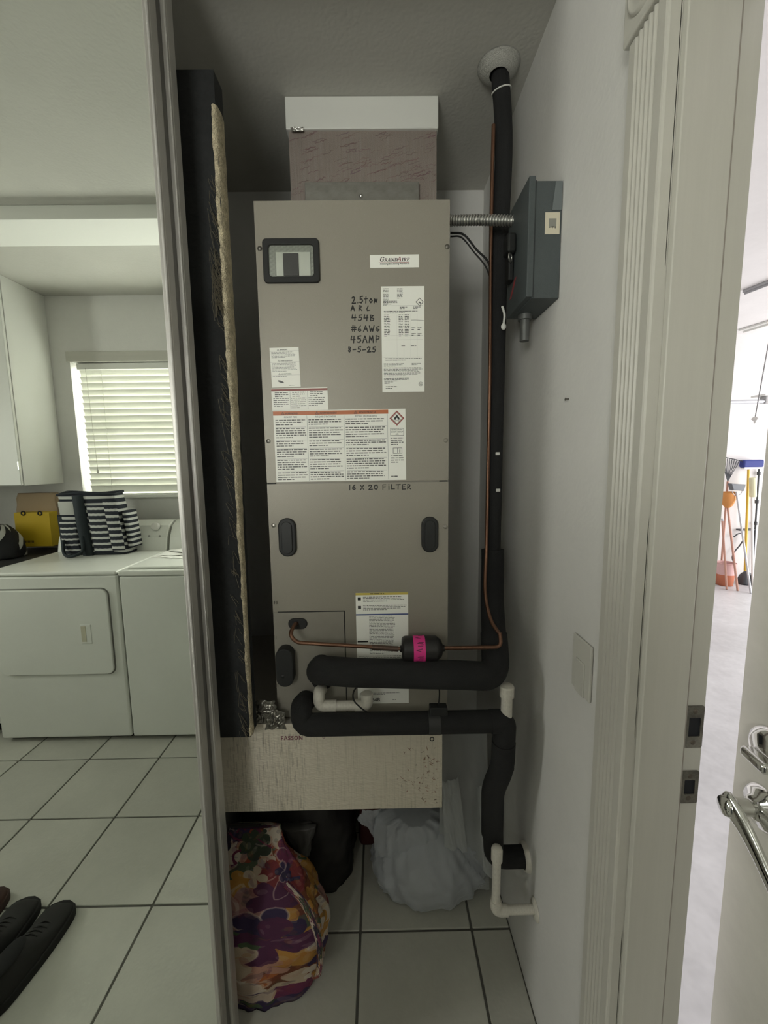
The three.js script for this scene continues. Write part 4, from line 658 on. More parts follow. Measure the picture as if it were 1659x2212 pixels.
// ---------------------------------------------------------------- things on the closet floor
{ // floral tote
  const tex = canvas(1024, 1024, (x, w, h) => {
    x.fillStyle = '#6d3b22'; x.fillRect(0, 0, w, h);
    const cols = ['#b9a68f', '#bba896', '#8d4230', '#a55e30', '#b3823c', '#692a4a', '#522546', '#36284a', '#9f7670', '#4d5743', '#384133', '#b18472', '#7a2e32', '#c4b8a8', '#c4b8a8', '#272136'];
    for (let i = 0; i < 190; i++) {
      const X = rnd() * w, Y = rnd() * h, r = 40 + rnd() * 95, n = 4 + Math.floor(rnd() * 3), c = cols[Math.floor(rnd() * cols.length)], a0 = rnd() * 6;
      for (let k = 0; k < n; k++) { x.save(); x.translate(X, Y); x.rotate(a0 + k / n * Math.PI * 2); x.fillStyle = c; x.beginPath(); x.moveTo(0, 0); x.bezierCurveTo(r * 0.5, -r * 0.7, r * 1.1, -r * 0.3, r, r * 0.05); x.bezierCurveTo(r, r * 0.5, r * 0.4, r * 0.4, 0, 0); x.fill(); x.strokeStyle = 'rgba(206,190,172,0.55)'; x.lineWidth = 4 + rnd() * 9; if (rnd() < 0.16) x.stroke(); x.restore(); }
    }
    for (let i = 0; i < 46; i++) { x.strokeStyle = ['#4a5a40', '#332c50', '#d8cfc0', '#6a2544'][i % 4]; x.lineWidth = 8 + rnd() * 16; x.beginPath(); const X = rnd() * w, Y = rnd() * h; x.moveTo(X, Y); x.quadraticCurveTo(X + 60 * rnd(), Y - 90 * rnd(), X + 130 * (rnd() - 0.3), Y - 130 * (rnd() - 0.3)); x.stroke(); }
    for (let i = 0; i < 900; i++) { x.globalAlpha = 0.22; x.fillStyle = cols[Math.floor(rnd() * cols.length)]; x.beginPath(); x.ellipse(rnd() * w, rnd() * h, 6 + rnd() * 26, 4 + rnd() * 12, rnd() * 3, 0, 7); x.fill(); } x.globalAlpha = 1;
  }); tex.wrapS = tex.wrapT = THREE.RepeatWrapping;
  const T = thing('tote_bag', 'slumped floral fabric tote bag in purple orange and white on the closet floor', 'bag', [-0.36, 0, -1.06]);
  const ring = (t) => { const q = t < 0.04 ? t / 0.04 : 1, w = lerp(0.185, 0.075, smooth(0.3, 1, t)); return { x: -0.375 + 0.01 * Math.sin(t * 5), y: 0.002 + 0.405 * t, z: -1.06 - 0.03 * t, rx: w * (0.9 + 0.1 * q), rz: lerp(0.125, 0.012, smooth(0.3, 1, t)) }; };
  const g = shell(ring, (th, t) => 1 + 0.11 * noise(Math.cos(th) * 2.2, Math.sin(th) * 2.2, t * 4) + 0.07 * noise(Math.cos(th) * 7, Math.sin(th) * 7, t * 9), 96, 70, 2.6);
  part(T, 'bag_body', g, new THREE.MeshStandardMaterial({ map: tex, roughness: 0.75, bumpMap: fine, bumpScale: 0.0005 }), 'floral printed fabric');
  const h = [V(-0.27, 0.33, -0.985), V(-0.215, 0.3, -0.955), V(-0.18, 0.2, -0.945), V(-0.185, 0.1, -0.95), V(-0.2, 0.07, -0.965)];
  part(T, 'strap', spline(h, 0.009, 40, 10).applyMatrix4(new THREE.Matrix4()), new THREE.MeshStandardMaterial({ map: tex, roughness: 0.8 }));
}
const film = (c, o) => phys(c, 0.5, { transmission: 0.42, thickness: 0, side: THREE.DoubleSide, ior: 1.35, ...o });
{ // white plastic bags
  const crease = (k, a, s) => (th, t) => { const c = Math.cos(th), q = Math.sin(th); const tw = th - t * 0.7, C = Math.cos(tw), S = Math.sin(tw), r = 1 - Math.abs(noise(C * 2.8 + s, S * 2.8, t * 1.1)) * 2.4, r2 = 1 - Math.abs(noise(C * 5 + s, S * 5 + 9, t * 2)) * 2.4; return 1 + a * (0.7 * noise(c * 1.5 + s, q * 1.5, t * 2.2) + 0.4 * Math.max(0, r) ** 3 + 0.14 * Math.max(0, r2) ** 3 - 0.2 + 0.18 * noise(c * k + s, q * k, t * 7)); };
  const T = thing('plastic_bag', 'knotted translucent white plastic bag sitting on the closet floor', 'bag', [0.13, 0, -1.28]);
  const b0 = atY(930, 1985, 0);
  const cz = b0.z - 0.12;
  const low = (t) => { const s = Math.sin(Math.PI * Math.pow(t * 0.97 + 0.015, 0.75)); return { x: atZ(925, 1900, -cz).x + 0.015 * t, y: 0.003 + 0.25 * t, z: cz + 0.01, rx: 0.195 * Math.pow(s, 0.42) * (1 - 0.22 * t) + 0.02, rz: 0.125 * Math.pow(s, 0.5) + 0.012 }; };
  const bagMat = film([0.68, 0.71, 0.75], { transmission: 0.4, roughness: 0.5 });
  part(T, 'lower_bulge', shell(low, crease(3, 0.2, 2), 110, 60), bagMat);
  const hi = (t) => { const p = atZ(880 + 10 * t, lerp(1890, 1742, t), -cz - 0.01); return { x: p.x, y: p.y, z: p.z, rx: lerp(0.1, 0.125, Math.sin(Math.PI * t)) * (t > 0.9 ? 1 - (t - 0.9) * 4 : 1), rz: 0.075 }; };
  part(T, 'upper_bulge', shell(hi, crease(3.5, 0.22, 7), 100, 50), bagMat);
  const ear = (pts, s) => { const g = new THREE.PlaneGeometry(1, 1, 16, 16), P = g.attributes.position; for (let i = 0; i < P.count; i++) { const u = P.getX(i) + 0.5, v = P.getY(i) + 0.5, a = pts[0].clone().lerp(pts[1], u), b = pts[3].clone().lerp(pts[2], u), q = a.lerp(b, v); q.z += 0.012 * noise(u * 4 + s, v * 4, s) + 0.006 * noise(u * 11 + s, v * 11, s); P.setXYZ(i, q.x, q.y, q.z); } g.computeVertexNormals(); return g; };
  part(T, 'loose_flap', ear([atZ(815, 1812, -cz), atZ(772, 1770, -cz - 0.03), atZ(783, 1750, -cz - 0.03), atZ(838, 1752, -cz)], 1), bagMat);
  const T2 = thing('plastic_bag', 'thin clear plastic bag hanging limp beside the return air box', 'bag', [0.25, 0.1, -1.3]);
  const D2 = 1.2, thin = film([0.8, 0.82, 0.82], { transmission: 0.62, roughness: 0.55 });
  part(T2, 'hanging_film', ear([atZ(1058, 1925, D2), atZ(948, 1890, D2), atZ(952, 1572, D2 + 0.02), atZ(1052, 1572, D2 + 0.02)], 4), thin);
  part(T2, 'film_fold', ear([atZ(1010, 1840, D2 - 0.03), atZ(960, 1830, D2 - 0.02), atZ(955, 1690, D2 - 0.01), atZ(990, 1680, D2 - 0.02)], 12), thin);
  part(T2, 'film_fold', ear([atZ(1075, 1905, D2 - 0.05), atZ(1045, 1885, D2 - 0.04), atZ(1030, 1700, D2 - 0.01), atZ(1058, 1690, D2 - 0.02)], 17), thin);
}
{ // dark cloth bundle in the shaded corner
  const T = thing('cloth_bundle', 'dark bundle of clothes in a black sack behind the floral tote', 'sack', [-0.33, 0, -1.37]);
  part(T, 'sack_body', shell((t) => ({ x: -0.32, y: 0.002 + 0.5 * t, z: -1.39, rx: 0.205 * Math.pow(Math.max(0.02, 1 - t ** 4), 0.5), rz: 0.175 * Math.pow(Math.max(0.02, 1 - t ** 4), 0.5) }), (th, t) => 1 + 0.1 * noise(Math.cos(th) * 2.5, Math.sin(th) * 2.5, t * 5) + 0.04 * noise(Math.cos(th) * 8, Math.sin(th) * 8, t * 12), 80, 40, 2.5), mat([0.014, 0.012, 0.011], 0.55));
  part(T, 'sack_neck', shell((t) => { const p = atZ(lerp(655, 640, t), lerp(1850, 1788, t), 1.2); return { x: p.x, y: p.y, z: -1.21, rx: lerp(0.02, 0.055, t), rz: 0.02 }; }, (th, t) => 1 + 0.3 * noise(Math.cos(th) * 3, Math.sin(th) * 3, t * 3), 40, 14), mat([0.09, 0.085, 0.08], 0.5));
}
{ // dark red tub behind the bags
  const T = thing('storage_tub', 'dark red plastic storage tub standing behind the plastic bags', 'tub', [0.125, 0, -1.49]);
  const red = mat([0.055, 0.009, 0.008], 0.6);
  part(T, 'tub_body', rbox(-0.1, 0.35, 0.002, 0.3, -1.585, -1.4, 0.02, 3), red);
  part(T, 'lid', rbox(-0.108, 0.365, 0.3, 0.33, -1.59, -1.39, 0.012, 3), red);
  for (const x of [0.0, 0.25]) part(T, 'latch', rbox(x - 0.03, x + 0.03, 0.26, 0.315, -1.4, -1.382, 0.005), red);
}

// ---------------------------------------------------------------- laundry room, seen in the mirror
const DTOP = 0.932, zF = mz(2.045), zConsole = mz(2.545), zBackM = mz(2.755);
const mfront = (px, py, D = 2.045) => { const p = atZ(px, py, D); return [p.x, p.y]; };
{
  const x0 = -2.035, x1 = -1.3455;
  const T = thing('clothes_dryer', 'white front loading clothes dryer reflected in the mirror', 'dryer', [(x0 + x1) / 2, 0, (zF + zBackM) / 2]);
  part(T, 'body', metreUV(rbox(x0, x1, 0.025, DTOP - 0.022, zF, zBackM, 0.012, 3)), M.enamel);
  part(T, 'top_panel', metreUV(rbox(x0 - 0.001, x1 + 0.001, DTOP - 0.02, DTOP, zF - 0.006, zBackM, 0.009, 3)), M.enamel);
  part(T, 'base', box(x0 + 0.02, x1 - 0.02, 0.0, 0.027, zF + 0.04, zBackM - 0.02), M.black);
  const [, dt] = mfront(150, 1273), [, dbt] = mfront(150, 1455), [dx1] = mfront(243, 1380);
  const dr = part(T, 'door', extrude(roundRect(x0 + 0.055, dx1, dbt, dt, 0.035), 0.006, 0.004).translate(0, 0, zF - 0.0095), M.enamel, 'rounded white dryer door');
  part(dr, 'door_seam', extrude(roundRect(x0 + 0.049, dx1 + 0.006, dbt - 0.006, dt + 0.006, 0.04), 0.0012, 0).translate(0, 0, zF - 0.0008), mat([0.2, 0.2, 0.18], 0.7));
  const [hx0, hy0] = mfront(176, 1347), [hx1, hy1] = mfront(204, 1388);
  const hd = part(dr, 'handle', rbox(hx0, hx1, hy1, hy0, zF - 0.016, zF - 0.009, 0.004), M.enamel);
  part(hd, 'grip_hollow', rbox(hx0 + 0.006, hx0 + 0.03, hy1 + 0.012, hy0 - 0.008, zF - 0.0175, zF - 0.0155, 0.003), mat([0.55, 0.52, 0.4], 0.5));
  const cons = (a, b) => { const g = extrude([[0, 0], [0.2, 0], [0.2, 0.17], [0.13, 0.178], [0.06, 0.15], [0.02, 0.08]], b - a - 0.012, 0.006); return g.rotateY(-Math.PI / 2).translate(b - 0.006, DTOP, zConsole); };
  const c = part(T, 'console', cons(x0 + 0.004, x1 - 0.004), M.enamel, 'cream control console');
  const kp = atZ(335, 1138, 2.58);
  part(c, 'knob', lathe([[0.026, 0], [0.024, 0.018], [0.02, 0.022], [0.0001, 0.023]], V(kp.x, kp.y, mz(2.59)), V(0, 0.45, -1), 28), M.plastic, 'round control knob');
  for (const px of [322, 345]) { const q = atZ(px, 1158, 2.566); part(c, 'button', lathe([[0.006, 0], [0.006, 0.004], [0.0001, 0.005]], V(q.x, q.y, mz(2.568)), V(0, 0.3, -1), 12), mat([0.3, 0.3, 0.28], 0.5)); }
  const T2 = thing('washing_machine', 'white top loading washing machine beside the dryer', 'washing machine', [x1 + 0.35, 0, (zF + zBackM) / 2]);
  const w0 = x1 + 0.008, w1 = w0 + 0.686;
  part(T2, 'body', metreUV(rbox(w0, w1, 0.025, DTOP - 0.03, zF, zBackM, 0.01, 3)), M.enamel);
  part(T2, 'top_panel', metreUV(rbox(w0 - 0.001, w1 + 0.001, DTOP - 0.028, DTOP, zF - 0.005, zBackM, 0.009, 3)), M.enamel);
  part(T2, 'lid', rbox(w0 + 0.03, w1 - 0.05, DTOP, DTOP + 0.012, zF + 0.03, zConsole - 0.03, 0.006), M.enamel);
  part(T2, 'base', box(w0 + 0.02, w1 - 0.02, 0, 0.027, zF + 0.04, zBackM - 0.02), M.black);
  part(T2, 'console', cons(w0 + 0.004, w1 - 0.004), M.enamel);
  // folded papers on the washer lid
  const pp = thing('paper', 'loose white papers lying on the washing machine lid', 'paper', [-1.26, DTOP + 0.0125, mz(2.4)]);
  [[0, 0.2, 0], [0.02, -0.15, 0.05], [0.05, 0.5, 0.1]].forEach(([dx, a, dz], i) => { const g = new THREE.PlaneGeometry(0.2, 0.13, 8, 6).rotateX(-Math.PI / 2), P = g.attributes.position; for (let k = 0; k < P.count; k++) P.setY(k, 0.001 + 0.004 * i + 0.008 * Math.max(0, noise(P.getX(k) * 12 + i, P.getZ(k) * 12))); g.computeVertexNormals(); part(pp, 'sheet', g.rotateY(a).translate(-1.2 + dx, DTOP + 0.0125, mz(2.33) + dz), new THREE.MeshStandardMaterial({ color: rgb(0.75, 0.74, 0.7), roughness: 0.8, side: THREE.DoubleSide })); });
}
{ // wall cabinet
  const zb = BACKROOM, zf = mz(2.487), x1 = atZ(138, 1038, 2.798).x, x0 = x1 - 0.75, y0 = 1.352, y1 = CEIL2 - 0.001;
  const T = thing('wall_cabinet', 'white wall cabinet hanging beside the window', 'cabinet', [(x0 + x1) / 2, y0, (zb + zf) / 2]);
  part(T, 'carcass', metreUV(rbox(x0, x1, y0, y1, zf, zb - 0.001, 0.002)), M.white);
  for (const [a, b, hx] of [[x0 + 0.003, (x0 + x1) / 2 - 0.002, 1], [(x0 + x1) / 2 + 0.002, x1 - 0.003, 0]]) {
    const d = part(T, 'cabinet_door', rbox(a, b, y0 + 0.003, y1 - 0.003, zf - 0.019, zf - 0.001, 0.003), M.white);
    part(d, 'knob', lathe([[0.005, 0], [0.005, 0.012], [0.013, 0.018], [0.012, 0.026], [0.0001, 0.028]], V(hx ? b - 0.04 : a + 0.04, y0 + 0.06, zf - 0.019), V(0, 0, -1), 18), M.steel);
    if (!hx) for (const y of [y0 + 0.12, y1 - 0.12]) part(d, 'hinge', rbox(b - 0.006, b + 0.004, y - 0.025, y + 0.025, zf - 0.024, zf - 0.014, 0.002), M.steel);
  }
  const T2 = thing('base_cabinet', 'white base cabinet with a dark counter left of the dryer', 'cabinet', [-2.55, 0, mz(2.45)]);
  part(T2, 'carcass', rbox(-3.09, -2.055, 0.08, 0.875, mz(2.1), BACKROOM - 0.002, 0.003), M.white);
  part(T2, 'toe_kick', box(-3.09, -2.06, 0, 0.08, mz(2.16), BACKROOM - 0.004), M.black);
  part(T2, 'countertop', rbox(-3.095, -2.05, 0.876, 0.912, mz(2.07), BACKROOM - 0.002, 0.006), mat([0.04, 0.04, 0.042], 0.3));
  for (const [a, b] of [[-3.08, -2.58], [-2.57, -2.065]]) { const d = part(T2, 'cabinet_door', rbox(a, b, 0.09, 0.865, mz(2.1) - 0.019, mz(2.1) - 0.0005, 0.003), M.white); part(d, 'knob', lathe([[0.005, 0], [0.013, 0.018], [0.0001, 0.026]], V(b - 0.05, 0.8, mz(2.1) - 0.019), V(0, 0, -1), 16), M.steel); }
}
{ // blinds: one closed, one drawn up at the added window
  const slatMat = phys([0.8, 0.8, 0.74], 0.9, { transmission: 0.085, thickness: 0, ior: 1.4 }), cordMat = mat([0.66, 0.65, 0.6], 0.8);
  const zc = BACKROOM + 0.04, a = -1.985, b = -1.135, y1 = 2.135;
  const slat = (w) => { const s = new THREE.Shape(), n = 6, W2 = 0.0255, c = 0.003; for (let i = 0; i <= n; i++) { const t = i / n * 2 - 1; s[i ? 'lineTo' : 'moveTo'](t * W2, c * (1 - t * t)); } for (let i = n; i >= 0; i--) { const t = i / n * 2 - 1; s.lineTo(t * W2, c * (1 - t * t) - 0.0016); } return new THREE.ExtrudeGeometry(s, { depth: w, bevelEnabled: false }).translate(0, 0, -w / 2).rotateY(Math.PI / 2); };
  const blind = (x0, x1, closed) => {
    const T = thing('window_blind', closed ? 'closed white slatted blind covering the window above the dryer' : 'white slatted blind drawn up at the added unseen window', 'blind', [(x0 + x1) / 2, closed ? 1.28 : 1.98, zc]);
    const R = (g) => g.translate((x0 + x1) / 2, 0, zc);
    part(T, 'head_rail', rbox(x0, x1, y1 - 0.04, y1, zc - 0.028, zc + 0.028, 0.003), M.white);
    const g = slat(x1 - x0 - 0.006), n = 19, o = origin.get(T);
    for (let i = 0; i < n; i++) {
      const m = new THREE.Mesh(g, slatMat), y = closed ? y1 - 0.062 - i * 0.0425 : y1 - 0.046 - i * 0.0045; m.name = 'slat'; m.castShadow = m.receiveShadow = true;
      m.position.set((x0 + x1) / 2 - o.x, y - o.y, zc - o.z); if (closed) m.rotation.x = 1.22; T.add(m);
    }
    const yb = closed ? y1 - 0.062 - n * 0.0425 : y1 - 0.046 - n * 0.0045 - 0.012;
    part(T, 'bottom_rail', rbox(x0 + 0.003, x1 - 0.003, yb - 0.009, yb + 0.009, zc - 0.024, zc + 0.024, 0.004), M.white);
    if (closed) for (const x of [x0 + 0.16, x1 - 0.16]) for (const dz of [-0.0285, 0.0285]) part(T, 'ladder_cord', pipe([V(x, y1 - 0.04, zc + dz), V(x, yb, zc + dz)], 0.0011, 0, 1, 5), cordMat);
    const cx = x0 + 0.06, ce = closed ? 1.45 : 1.2, cord = part(T, 'pull_cord', spline([V(cx, y1 - 0.03, zc - 0.031), V(cx + 0.012, 1.8, zc - 0.036), V(cx + 0.02, ce, zc - 0.034)], 0.0012, 30, 5), mat([0.45, 0.43, 0.38], 0.8));
    part(cord, 'tassel', lathe([[0.002, 0], [0.004, -0.01], [0.0075, -0.03], [0.006, -0.036], [0.0001, -0.037]], V(cx + 0.02, ce, zc - 0.034), V(0, 1, 0), 14), M.plastic);
  };
  blind(a, b, true); blind(-1.015, -0.365, false);
}
{ // striped nappy-style carry bag on the dryer
  const navy = '#20242f', white = '#c8c8c4';
  const T = thing('striped_bag', 'navy and white striped carry bag with side pockets standing on the dryer', 'bag', [-1.72, DTOP, mz(2.5)]);
  const stripes = (n, h, tilt) => { tilt *= 0.35; const t = canvas(1024, 512, (x, w, H2) => { x.fillStyle = navy; x.fillRect(0, 0, w, H2); x.fillStyle = white; for (let i = 0; i < n; i++) { x.beginPath(); const y = (i + 0.35) * H2 / n; for (let k = 0; k <= 64; k++) { const X = k / 64 * w; x.lineTo(X, y + tilt * Math.sin(X / w * 26 + i) * 3); } for (let k = 64; k >= 0; k--) { const X = k / 64 * w; x.lineTo(X, y + h * H2 / n + tilt * Math.sin(X / w * 26 + i + 0.4) * 3); } x.fill(); } }); t.wrapS = THREE.RepeatWrapping; return new THREE.MeshStandardMaterial({ map: t, roughness: 0.85, side: THREE.DoubleSide }); };
  const cx = -1.715, cz = mz(2.515), hgt = 0.365, tilt = -0.05;
  const ring = (k) => (t) => ({ x: cx + tilt * t + k.x, y: DTOP + 0.003 + k.y + k.h * t, z: cz + k.z, rx: k.rx * (1 - 0.1 * t) * (t < 0.04 ? 0.93 + t * 1.75 : 1), rz: k.rz * (1 - 0.15 * t) * (t < 0.04 ? 0.9 + t * 2.5 : 1) });
  const wob = (a, s) => (th, t) => 1 + a * noise(Math.cos(th) * 1.8 + s, Math.sin(th) * 1.8, t * 3 + s);
  const cloth = mat([0.016, 0.02, 0.03], 0.8), lining = mat([0.5, 0.5, 0.5], 0.8);
  part(T, 'bag_body', shell(ring({ x: 0, y: 0, z: 0, h: hgt, rx: 0.19, rz: 0.085 }), wob(0.05, 1), 90, 40, 5, false), stripes(9, 0.4, 0.5), 'navy canvas with white stripes');
  part(T, 'base_panel', shell(ring({ x: 0, y: -0.002, z: 0, h: 0.045, rx: 0.194, rz: 0.089 }), null, 72, 8, 5, false), cloth);
  part(T, 'top_rim', (() => { const p = []; for (let i = 0; i < 40; i++) { const th = i / 40 * 6.2832, c = Math.cos(th), s = Math.sin(th), k = Math.pow(Math.abs(c) ** 5 + Math.abs(s) ** 5, -0.2); p.push(V(cx + tilt + 0.171 * c * k, DTOP + 0.003 + hgt + 0.006 * Math.sin(th * 3), cz + 0.072 * s * k)); } return new THREE.TubeGeometry(new THREE.CatmullRomCurve3(p, true), 80, 0.008, 8, true); })(), cloth);
  part(T, 'lining', shell((t) => ({ x: cx + tilt, y: DTOP + 0.28 + 0.08 * t, z: cz, rx: 0.163, rz: 0.064 }), null, 48, 6, 5, false), lining);
  // front (towards the mirror) pockets, band, straps
  const front = (x0, x1, y0, y1, bulge, m, name, lean = 0, label) => { const g = new THREE.PlaneGeometry(1, 1, 20, 14), P = g.attributes.position; for (let i = 0; i < P.count; i++) { const u = P.getX(i) + 0.5, v = P.getY(i) + 0.5, X = lerp(x0, x1, u) + lean * v, Y = lerp(y0, y1, v); P.setXYZ(i, X, DTOP + Y, cz - 0.088 + 0.012 * (Y / hgt) - bulge * Math.pow(Math.sin(Math.PI * u), 0.5) * (0.55 + 0.45 * Math.sin(Math.PI * v))); } g.computeVertexNormals(); return part(T, name, g, m, label); };
  front(cx - 0.185, cx - 0.075, 0.02, 0.215, 0.022, stripes(6, 0.32, 1.6), 'front_pocket', -0.012, 'striped gathered pocket');
  front(cx + 0.0, cx + 0.115, 0.02, 0.3, 0.02, stripes(8, 0.4, 0.9), 'front_pocket', -0.03);
  front(cx + 0.105, cx + 0.185, 0.03, 0.33, 0.016, stripes(8, 0.42, 0.6), 'front_pocket', -0.04);
  const dsm = mat([0.012, 0.02, 0.026], 0.7, { side: THREE.DoubleSide });
  front(cx - 0.07, cx - 0.005, 0.0, 0.36, 0.03, dsm, 'centre_band', -0.04, 'dark navy vertical band');
  front(cx - 0.188, cx - 0.09, 0.245, 0.325, 0.012, mat([0.5, 0.5, 0.47], 0.7, { side: THREE.DoubleSide }), 'name_patch', -0.008, 'pale woven patch');
  part(T, 'side_pocket', shell((t) => ({ x: cx - 0.205 - 0.006 * t, y: DTOP + 0.05 + 0.19 * t, z: cz, rx: 0.026, rz: 0.06 }), wob(0.08, 4), 40, 16, 3), dsm);
  part(T, 'side_pocket', shell((t) => ({ x: cx + 0.195 - 0.02 * t, y: DTOP + 0.04 + 0.22 * t, z: cz, rx: 0.022, rz: 0.055 }), wob(0.08, 6), 40, 16, 3), stripes(7, 0.45, 0.3));
  part(T, 'shoulder_strap', spline([V(cx - 0.16, DTOP + 0.1, cz - 0.115), V(cx - 0.155, DTOP + 0.03, cz - 0.125), V(cx - 0.13, DTOP + 0.0105, cz - 0.14), V(cx - 0.085, DTOP + 0.0105, cz - 0.145), V(cx - 0.05, DTOP + 0.03, cz - 0.122), V(cx - 0.045, DTOP + 0.12, cz - 0.115)], 0.009, 40, 8), dsm);
}
{ // yellow shopping bag, brown paper sack, dark striped bag on the left
  const T = thing('shopping_bag', 'bright yellow shopping bag with dark clips standing behind the striped bag', 'bag', [-2.17, 0.913, mz(2.66)]);
  const p = atZ(28, 1108, 2.64), q = atZ(112, 1180, 2.64), z = mz(2.64);
  const yt = canvas(512, 384, (x, w, h) => { x.fillStyle = '#cfae1e'; x.fillRect(0, 0, w, h); x.fillStyle = '#5c4a10'; for (let i = 0; i < 9; i++) x.fillRect(w * 0.52 + i * 19, h * 0.82, 13, 26); });
  const yb = Math.max(DTOP + 0.002, q.y);
  const fm = new THREE.MeshStandardMaterial({ map: yt, roughness: 0.6 }), ym = mat([0.6, 0.42, 0.02], 0.6);
  part(T, 'bag_body', new THREE.BoxGeometry(q.x - p.x, p.y - yb, 0.07).translate((p.x + q.x) / 2, (p.y + yb) / 2, z + 0.04), [ym, ym, ym, ym, ym, fm]);
  for (const px of [46, 82]) { const c = atZ(px, 1108, 2.63); part(T, 'clip', new THREE.TorusGeometry(0.012, 0.004, 8, 18).translate(c.x, c.y - 0.004, z + 0.003), M.black); }
  const B = thing('paper_sack', 'crumpled brown paper sack behind the yellow bag', 'sack', [-2.15, DTOP, mz(2.72)]);
  part(B, 'sack_body', shell((t) => { const a = atZ(80, lerp(1180, 1062, t), 2.73); return { x: a.x, y: Math.max(DTOP + 0.002, DTOP + 0.36 * t), z: mz(2.735), rx: 0.15 * (1 - 0.15 * t), rz: 0.018 }; }, (th, t) => 1 + 0.12 * noise(Math.cos(th) * 3, Math.sin(th) * 3, t * 6), 60, 30, 3), mat([0.42, 0.31, 0.2], 0.85));
  const S = thing('duffel_bag', 'black and white patterned duffel bag at the counter end', 'bag', [-2.3, 0.912, mz(2.45)]);
  const st = canvas(512, 256, (x, w, h) => { x.fillStyle = '#16161a'; x.fillRect(0, 0, w, h); x.fillStyle = '#c9c9c2'; for (let i = 0; i < 7; i++) { x.save(); x.translate(i * 80, 0); x.rotate(0.5); x.fillRect(0, -60, 26, 400); x.restore(); } });
  part(S, 'bag_body', shell((t) => ({ x: -2.37, y: 0.914 + 0.2 * t, z: mz(2.5), rx: 0.15 * Math.sqrt(Math.max(0.05, 1 - t * t * 0.8)), rz: 0.11 * Math.sqrt(Math.max(0.05, 1 - t * t * 0.8)) }), (th, t) => 1 + 0.08 * noise(Math.cos(th) * 2, Math.sin(th) * 2, t * 3), 60, 26, 2.6), new THREE.MeshStandardMaterial({ map: st, roughness: 0.7 }));
  part(S, 'strap', spline([V(-2.47, 1.04, mz(2.4)), V(-2.41, 1.16, mz(2.38)), V(-2.33, 1.17, mz(2.38)), V(-2.27, 1.05, mz(2.4))], 0.009, 30, 8), M.black);
}
{ // shoes on the tiles in front of the mirror
  const shoe = (name, label, x, z, turn, color, group) => {
    const T = new THREE.Group(); T.name = numbered(name); T.userData = { label, category: 'shoe' }; if (group) T.userData.group = group; origin.set(T, V(0, 0, 0)); T.position.set(x, 0, z); T.rotation.y = turn; scene.add(T);
    const L = 0.29, hw = (t) => lerp(0.034, 0.05, smooth(0, 0.65, t)) * Math.pow(Math.max(0, 1 - Math.pow(Math.abs(t - 0.5) * 2, 7)), 0.5), hgt = (t) => lerp(0.1, 0.05, smooth(0.25, 0.75, t)) * Math.pow(Math.max(0, 1 - Math.pow(t, 9)), 0.5) * (0.92 + 0.08 * smooth(0, 0.12, t));
    const loft = (w, h, y0, n = 36, m = 18) => { const pos = [], idx = []; for (let i = 0; i <= n; i++) { const t = 0.002 + 0.996 * i / n; for (let k = 0; k <= m; k++) { const a = Math.PI * k / m; pos.push(-Math.cos(a) * w(t), y0 + Math.pow(Math.sin(a), 0.7) * h(t), -L / 2 + L * t); } } for (let i = 0; i < n; i++) for (let k = 0; k < m; k++) { const p = i * (m + 1) + k; idx.push(p, p + 1, p + m + 1, p + 1, p + m + 2, p + m + 1); } const g = new THREE.BufferGeometry(); g.setAttribute('position', new THREE.Float32BufferAttribute(pos, 3)); g.setIndex(idx); g.computeVertexNormals(); return g; };
    const up1 = mat(color, 0.75, { side: THREE.DoubleSide });
    part(T, 'upper', loft((t) => hw(t) * 0.96, (t) => hgt(t) - 0.02, 0.02), up1);
    const s = []; for (let i = 0; i <= 24; i++) { const t = 0.002 + 0.996 * i / 24; s.push([hw(t) + 0.003, -L / 2 + L * t]); } const out = [...s, ...s.map(([a, b]) => [-a, b]).reverse()];
    part(T, 'sole', extrude(out, 0.022, 0.003).rotateX(Math.PI / 2).translate(0, 0.0245, 0), mat(color.map((c) => c * 0.7), 0.8));
    part(T, 'opening', new THREE.SphereGeometry(1, 24, 12).scale(0.028, 0.012, 0.06).translate(0, 0.094, -0.072), mat([0.006, 0.006, 0.006], 0.9));
    const ls = []; for (let i = 0; i < 4; i++) { const z2 = 0.005 + i * 0.017, t = (z2 + L / 2) / L, y = hgt(t) + 0.002; ls.push(spline([V(-0.022, y - 0.006, z2), V(0, y, z2 + 0.003), V(0.022, y - 0.006, z2)], 0.0024, 8, 5)); } part(T, 'laces', merge(ls), mat(color.map((c) => c * 1.3), 0.8));
    return T;
  };
  const b = [0.012, 0.011, 0.01];
  shoe('shoe', 'black lace up shoe at the open end of the shoe row by the mirror', -1.065, mz(1.07), 0.0, b, 'pair of black shoes');
  shoe('shoe', 'black lace up shoe standing between its mate and the brown shoe', -1.185, mz(1.085), -0.06, b, 'pair of black shoes');
  shoe('shoe', 'brown lace up shoe beside the black pair', -1.315, mz(1.12), -0.1, [0.05, 0.02, 0.013]);
}

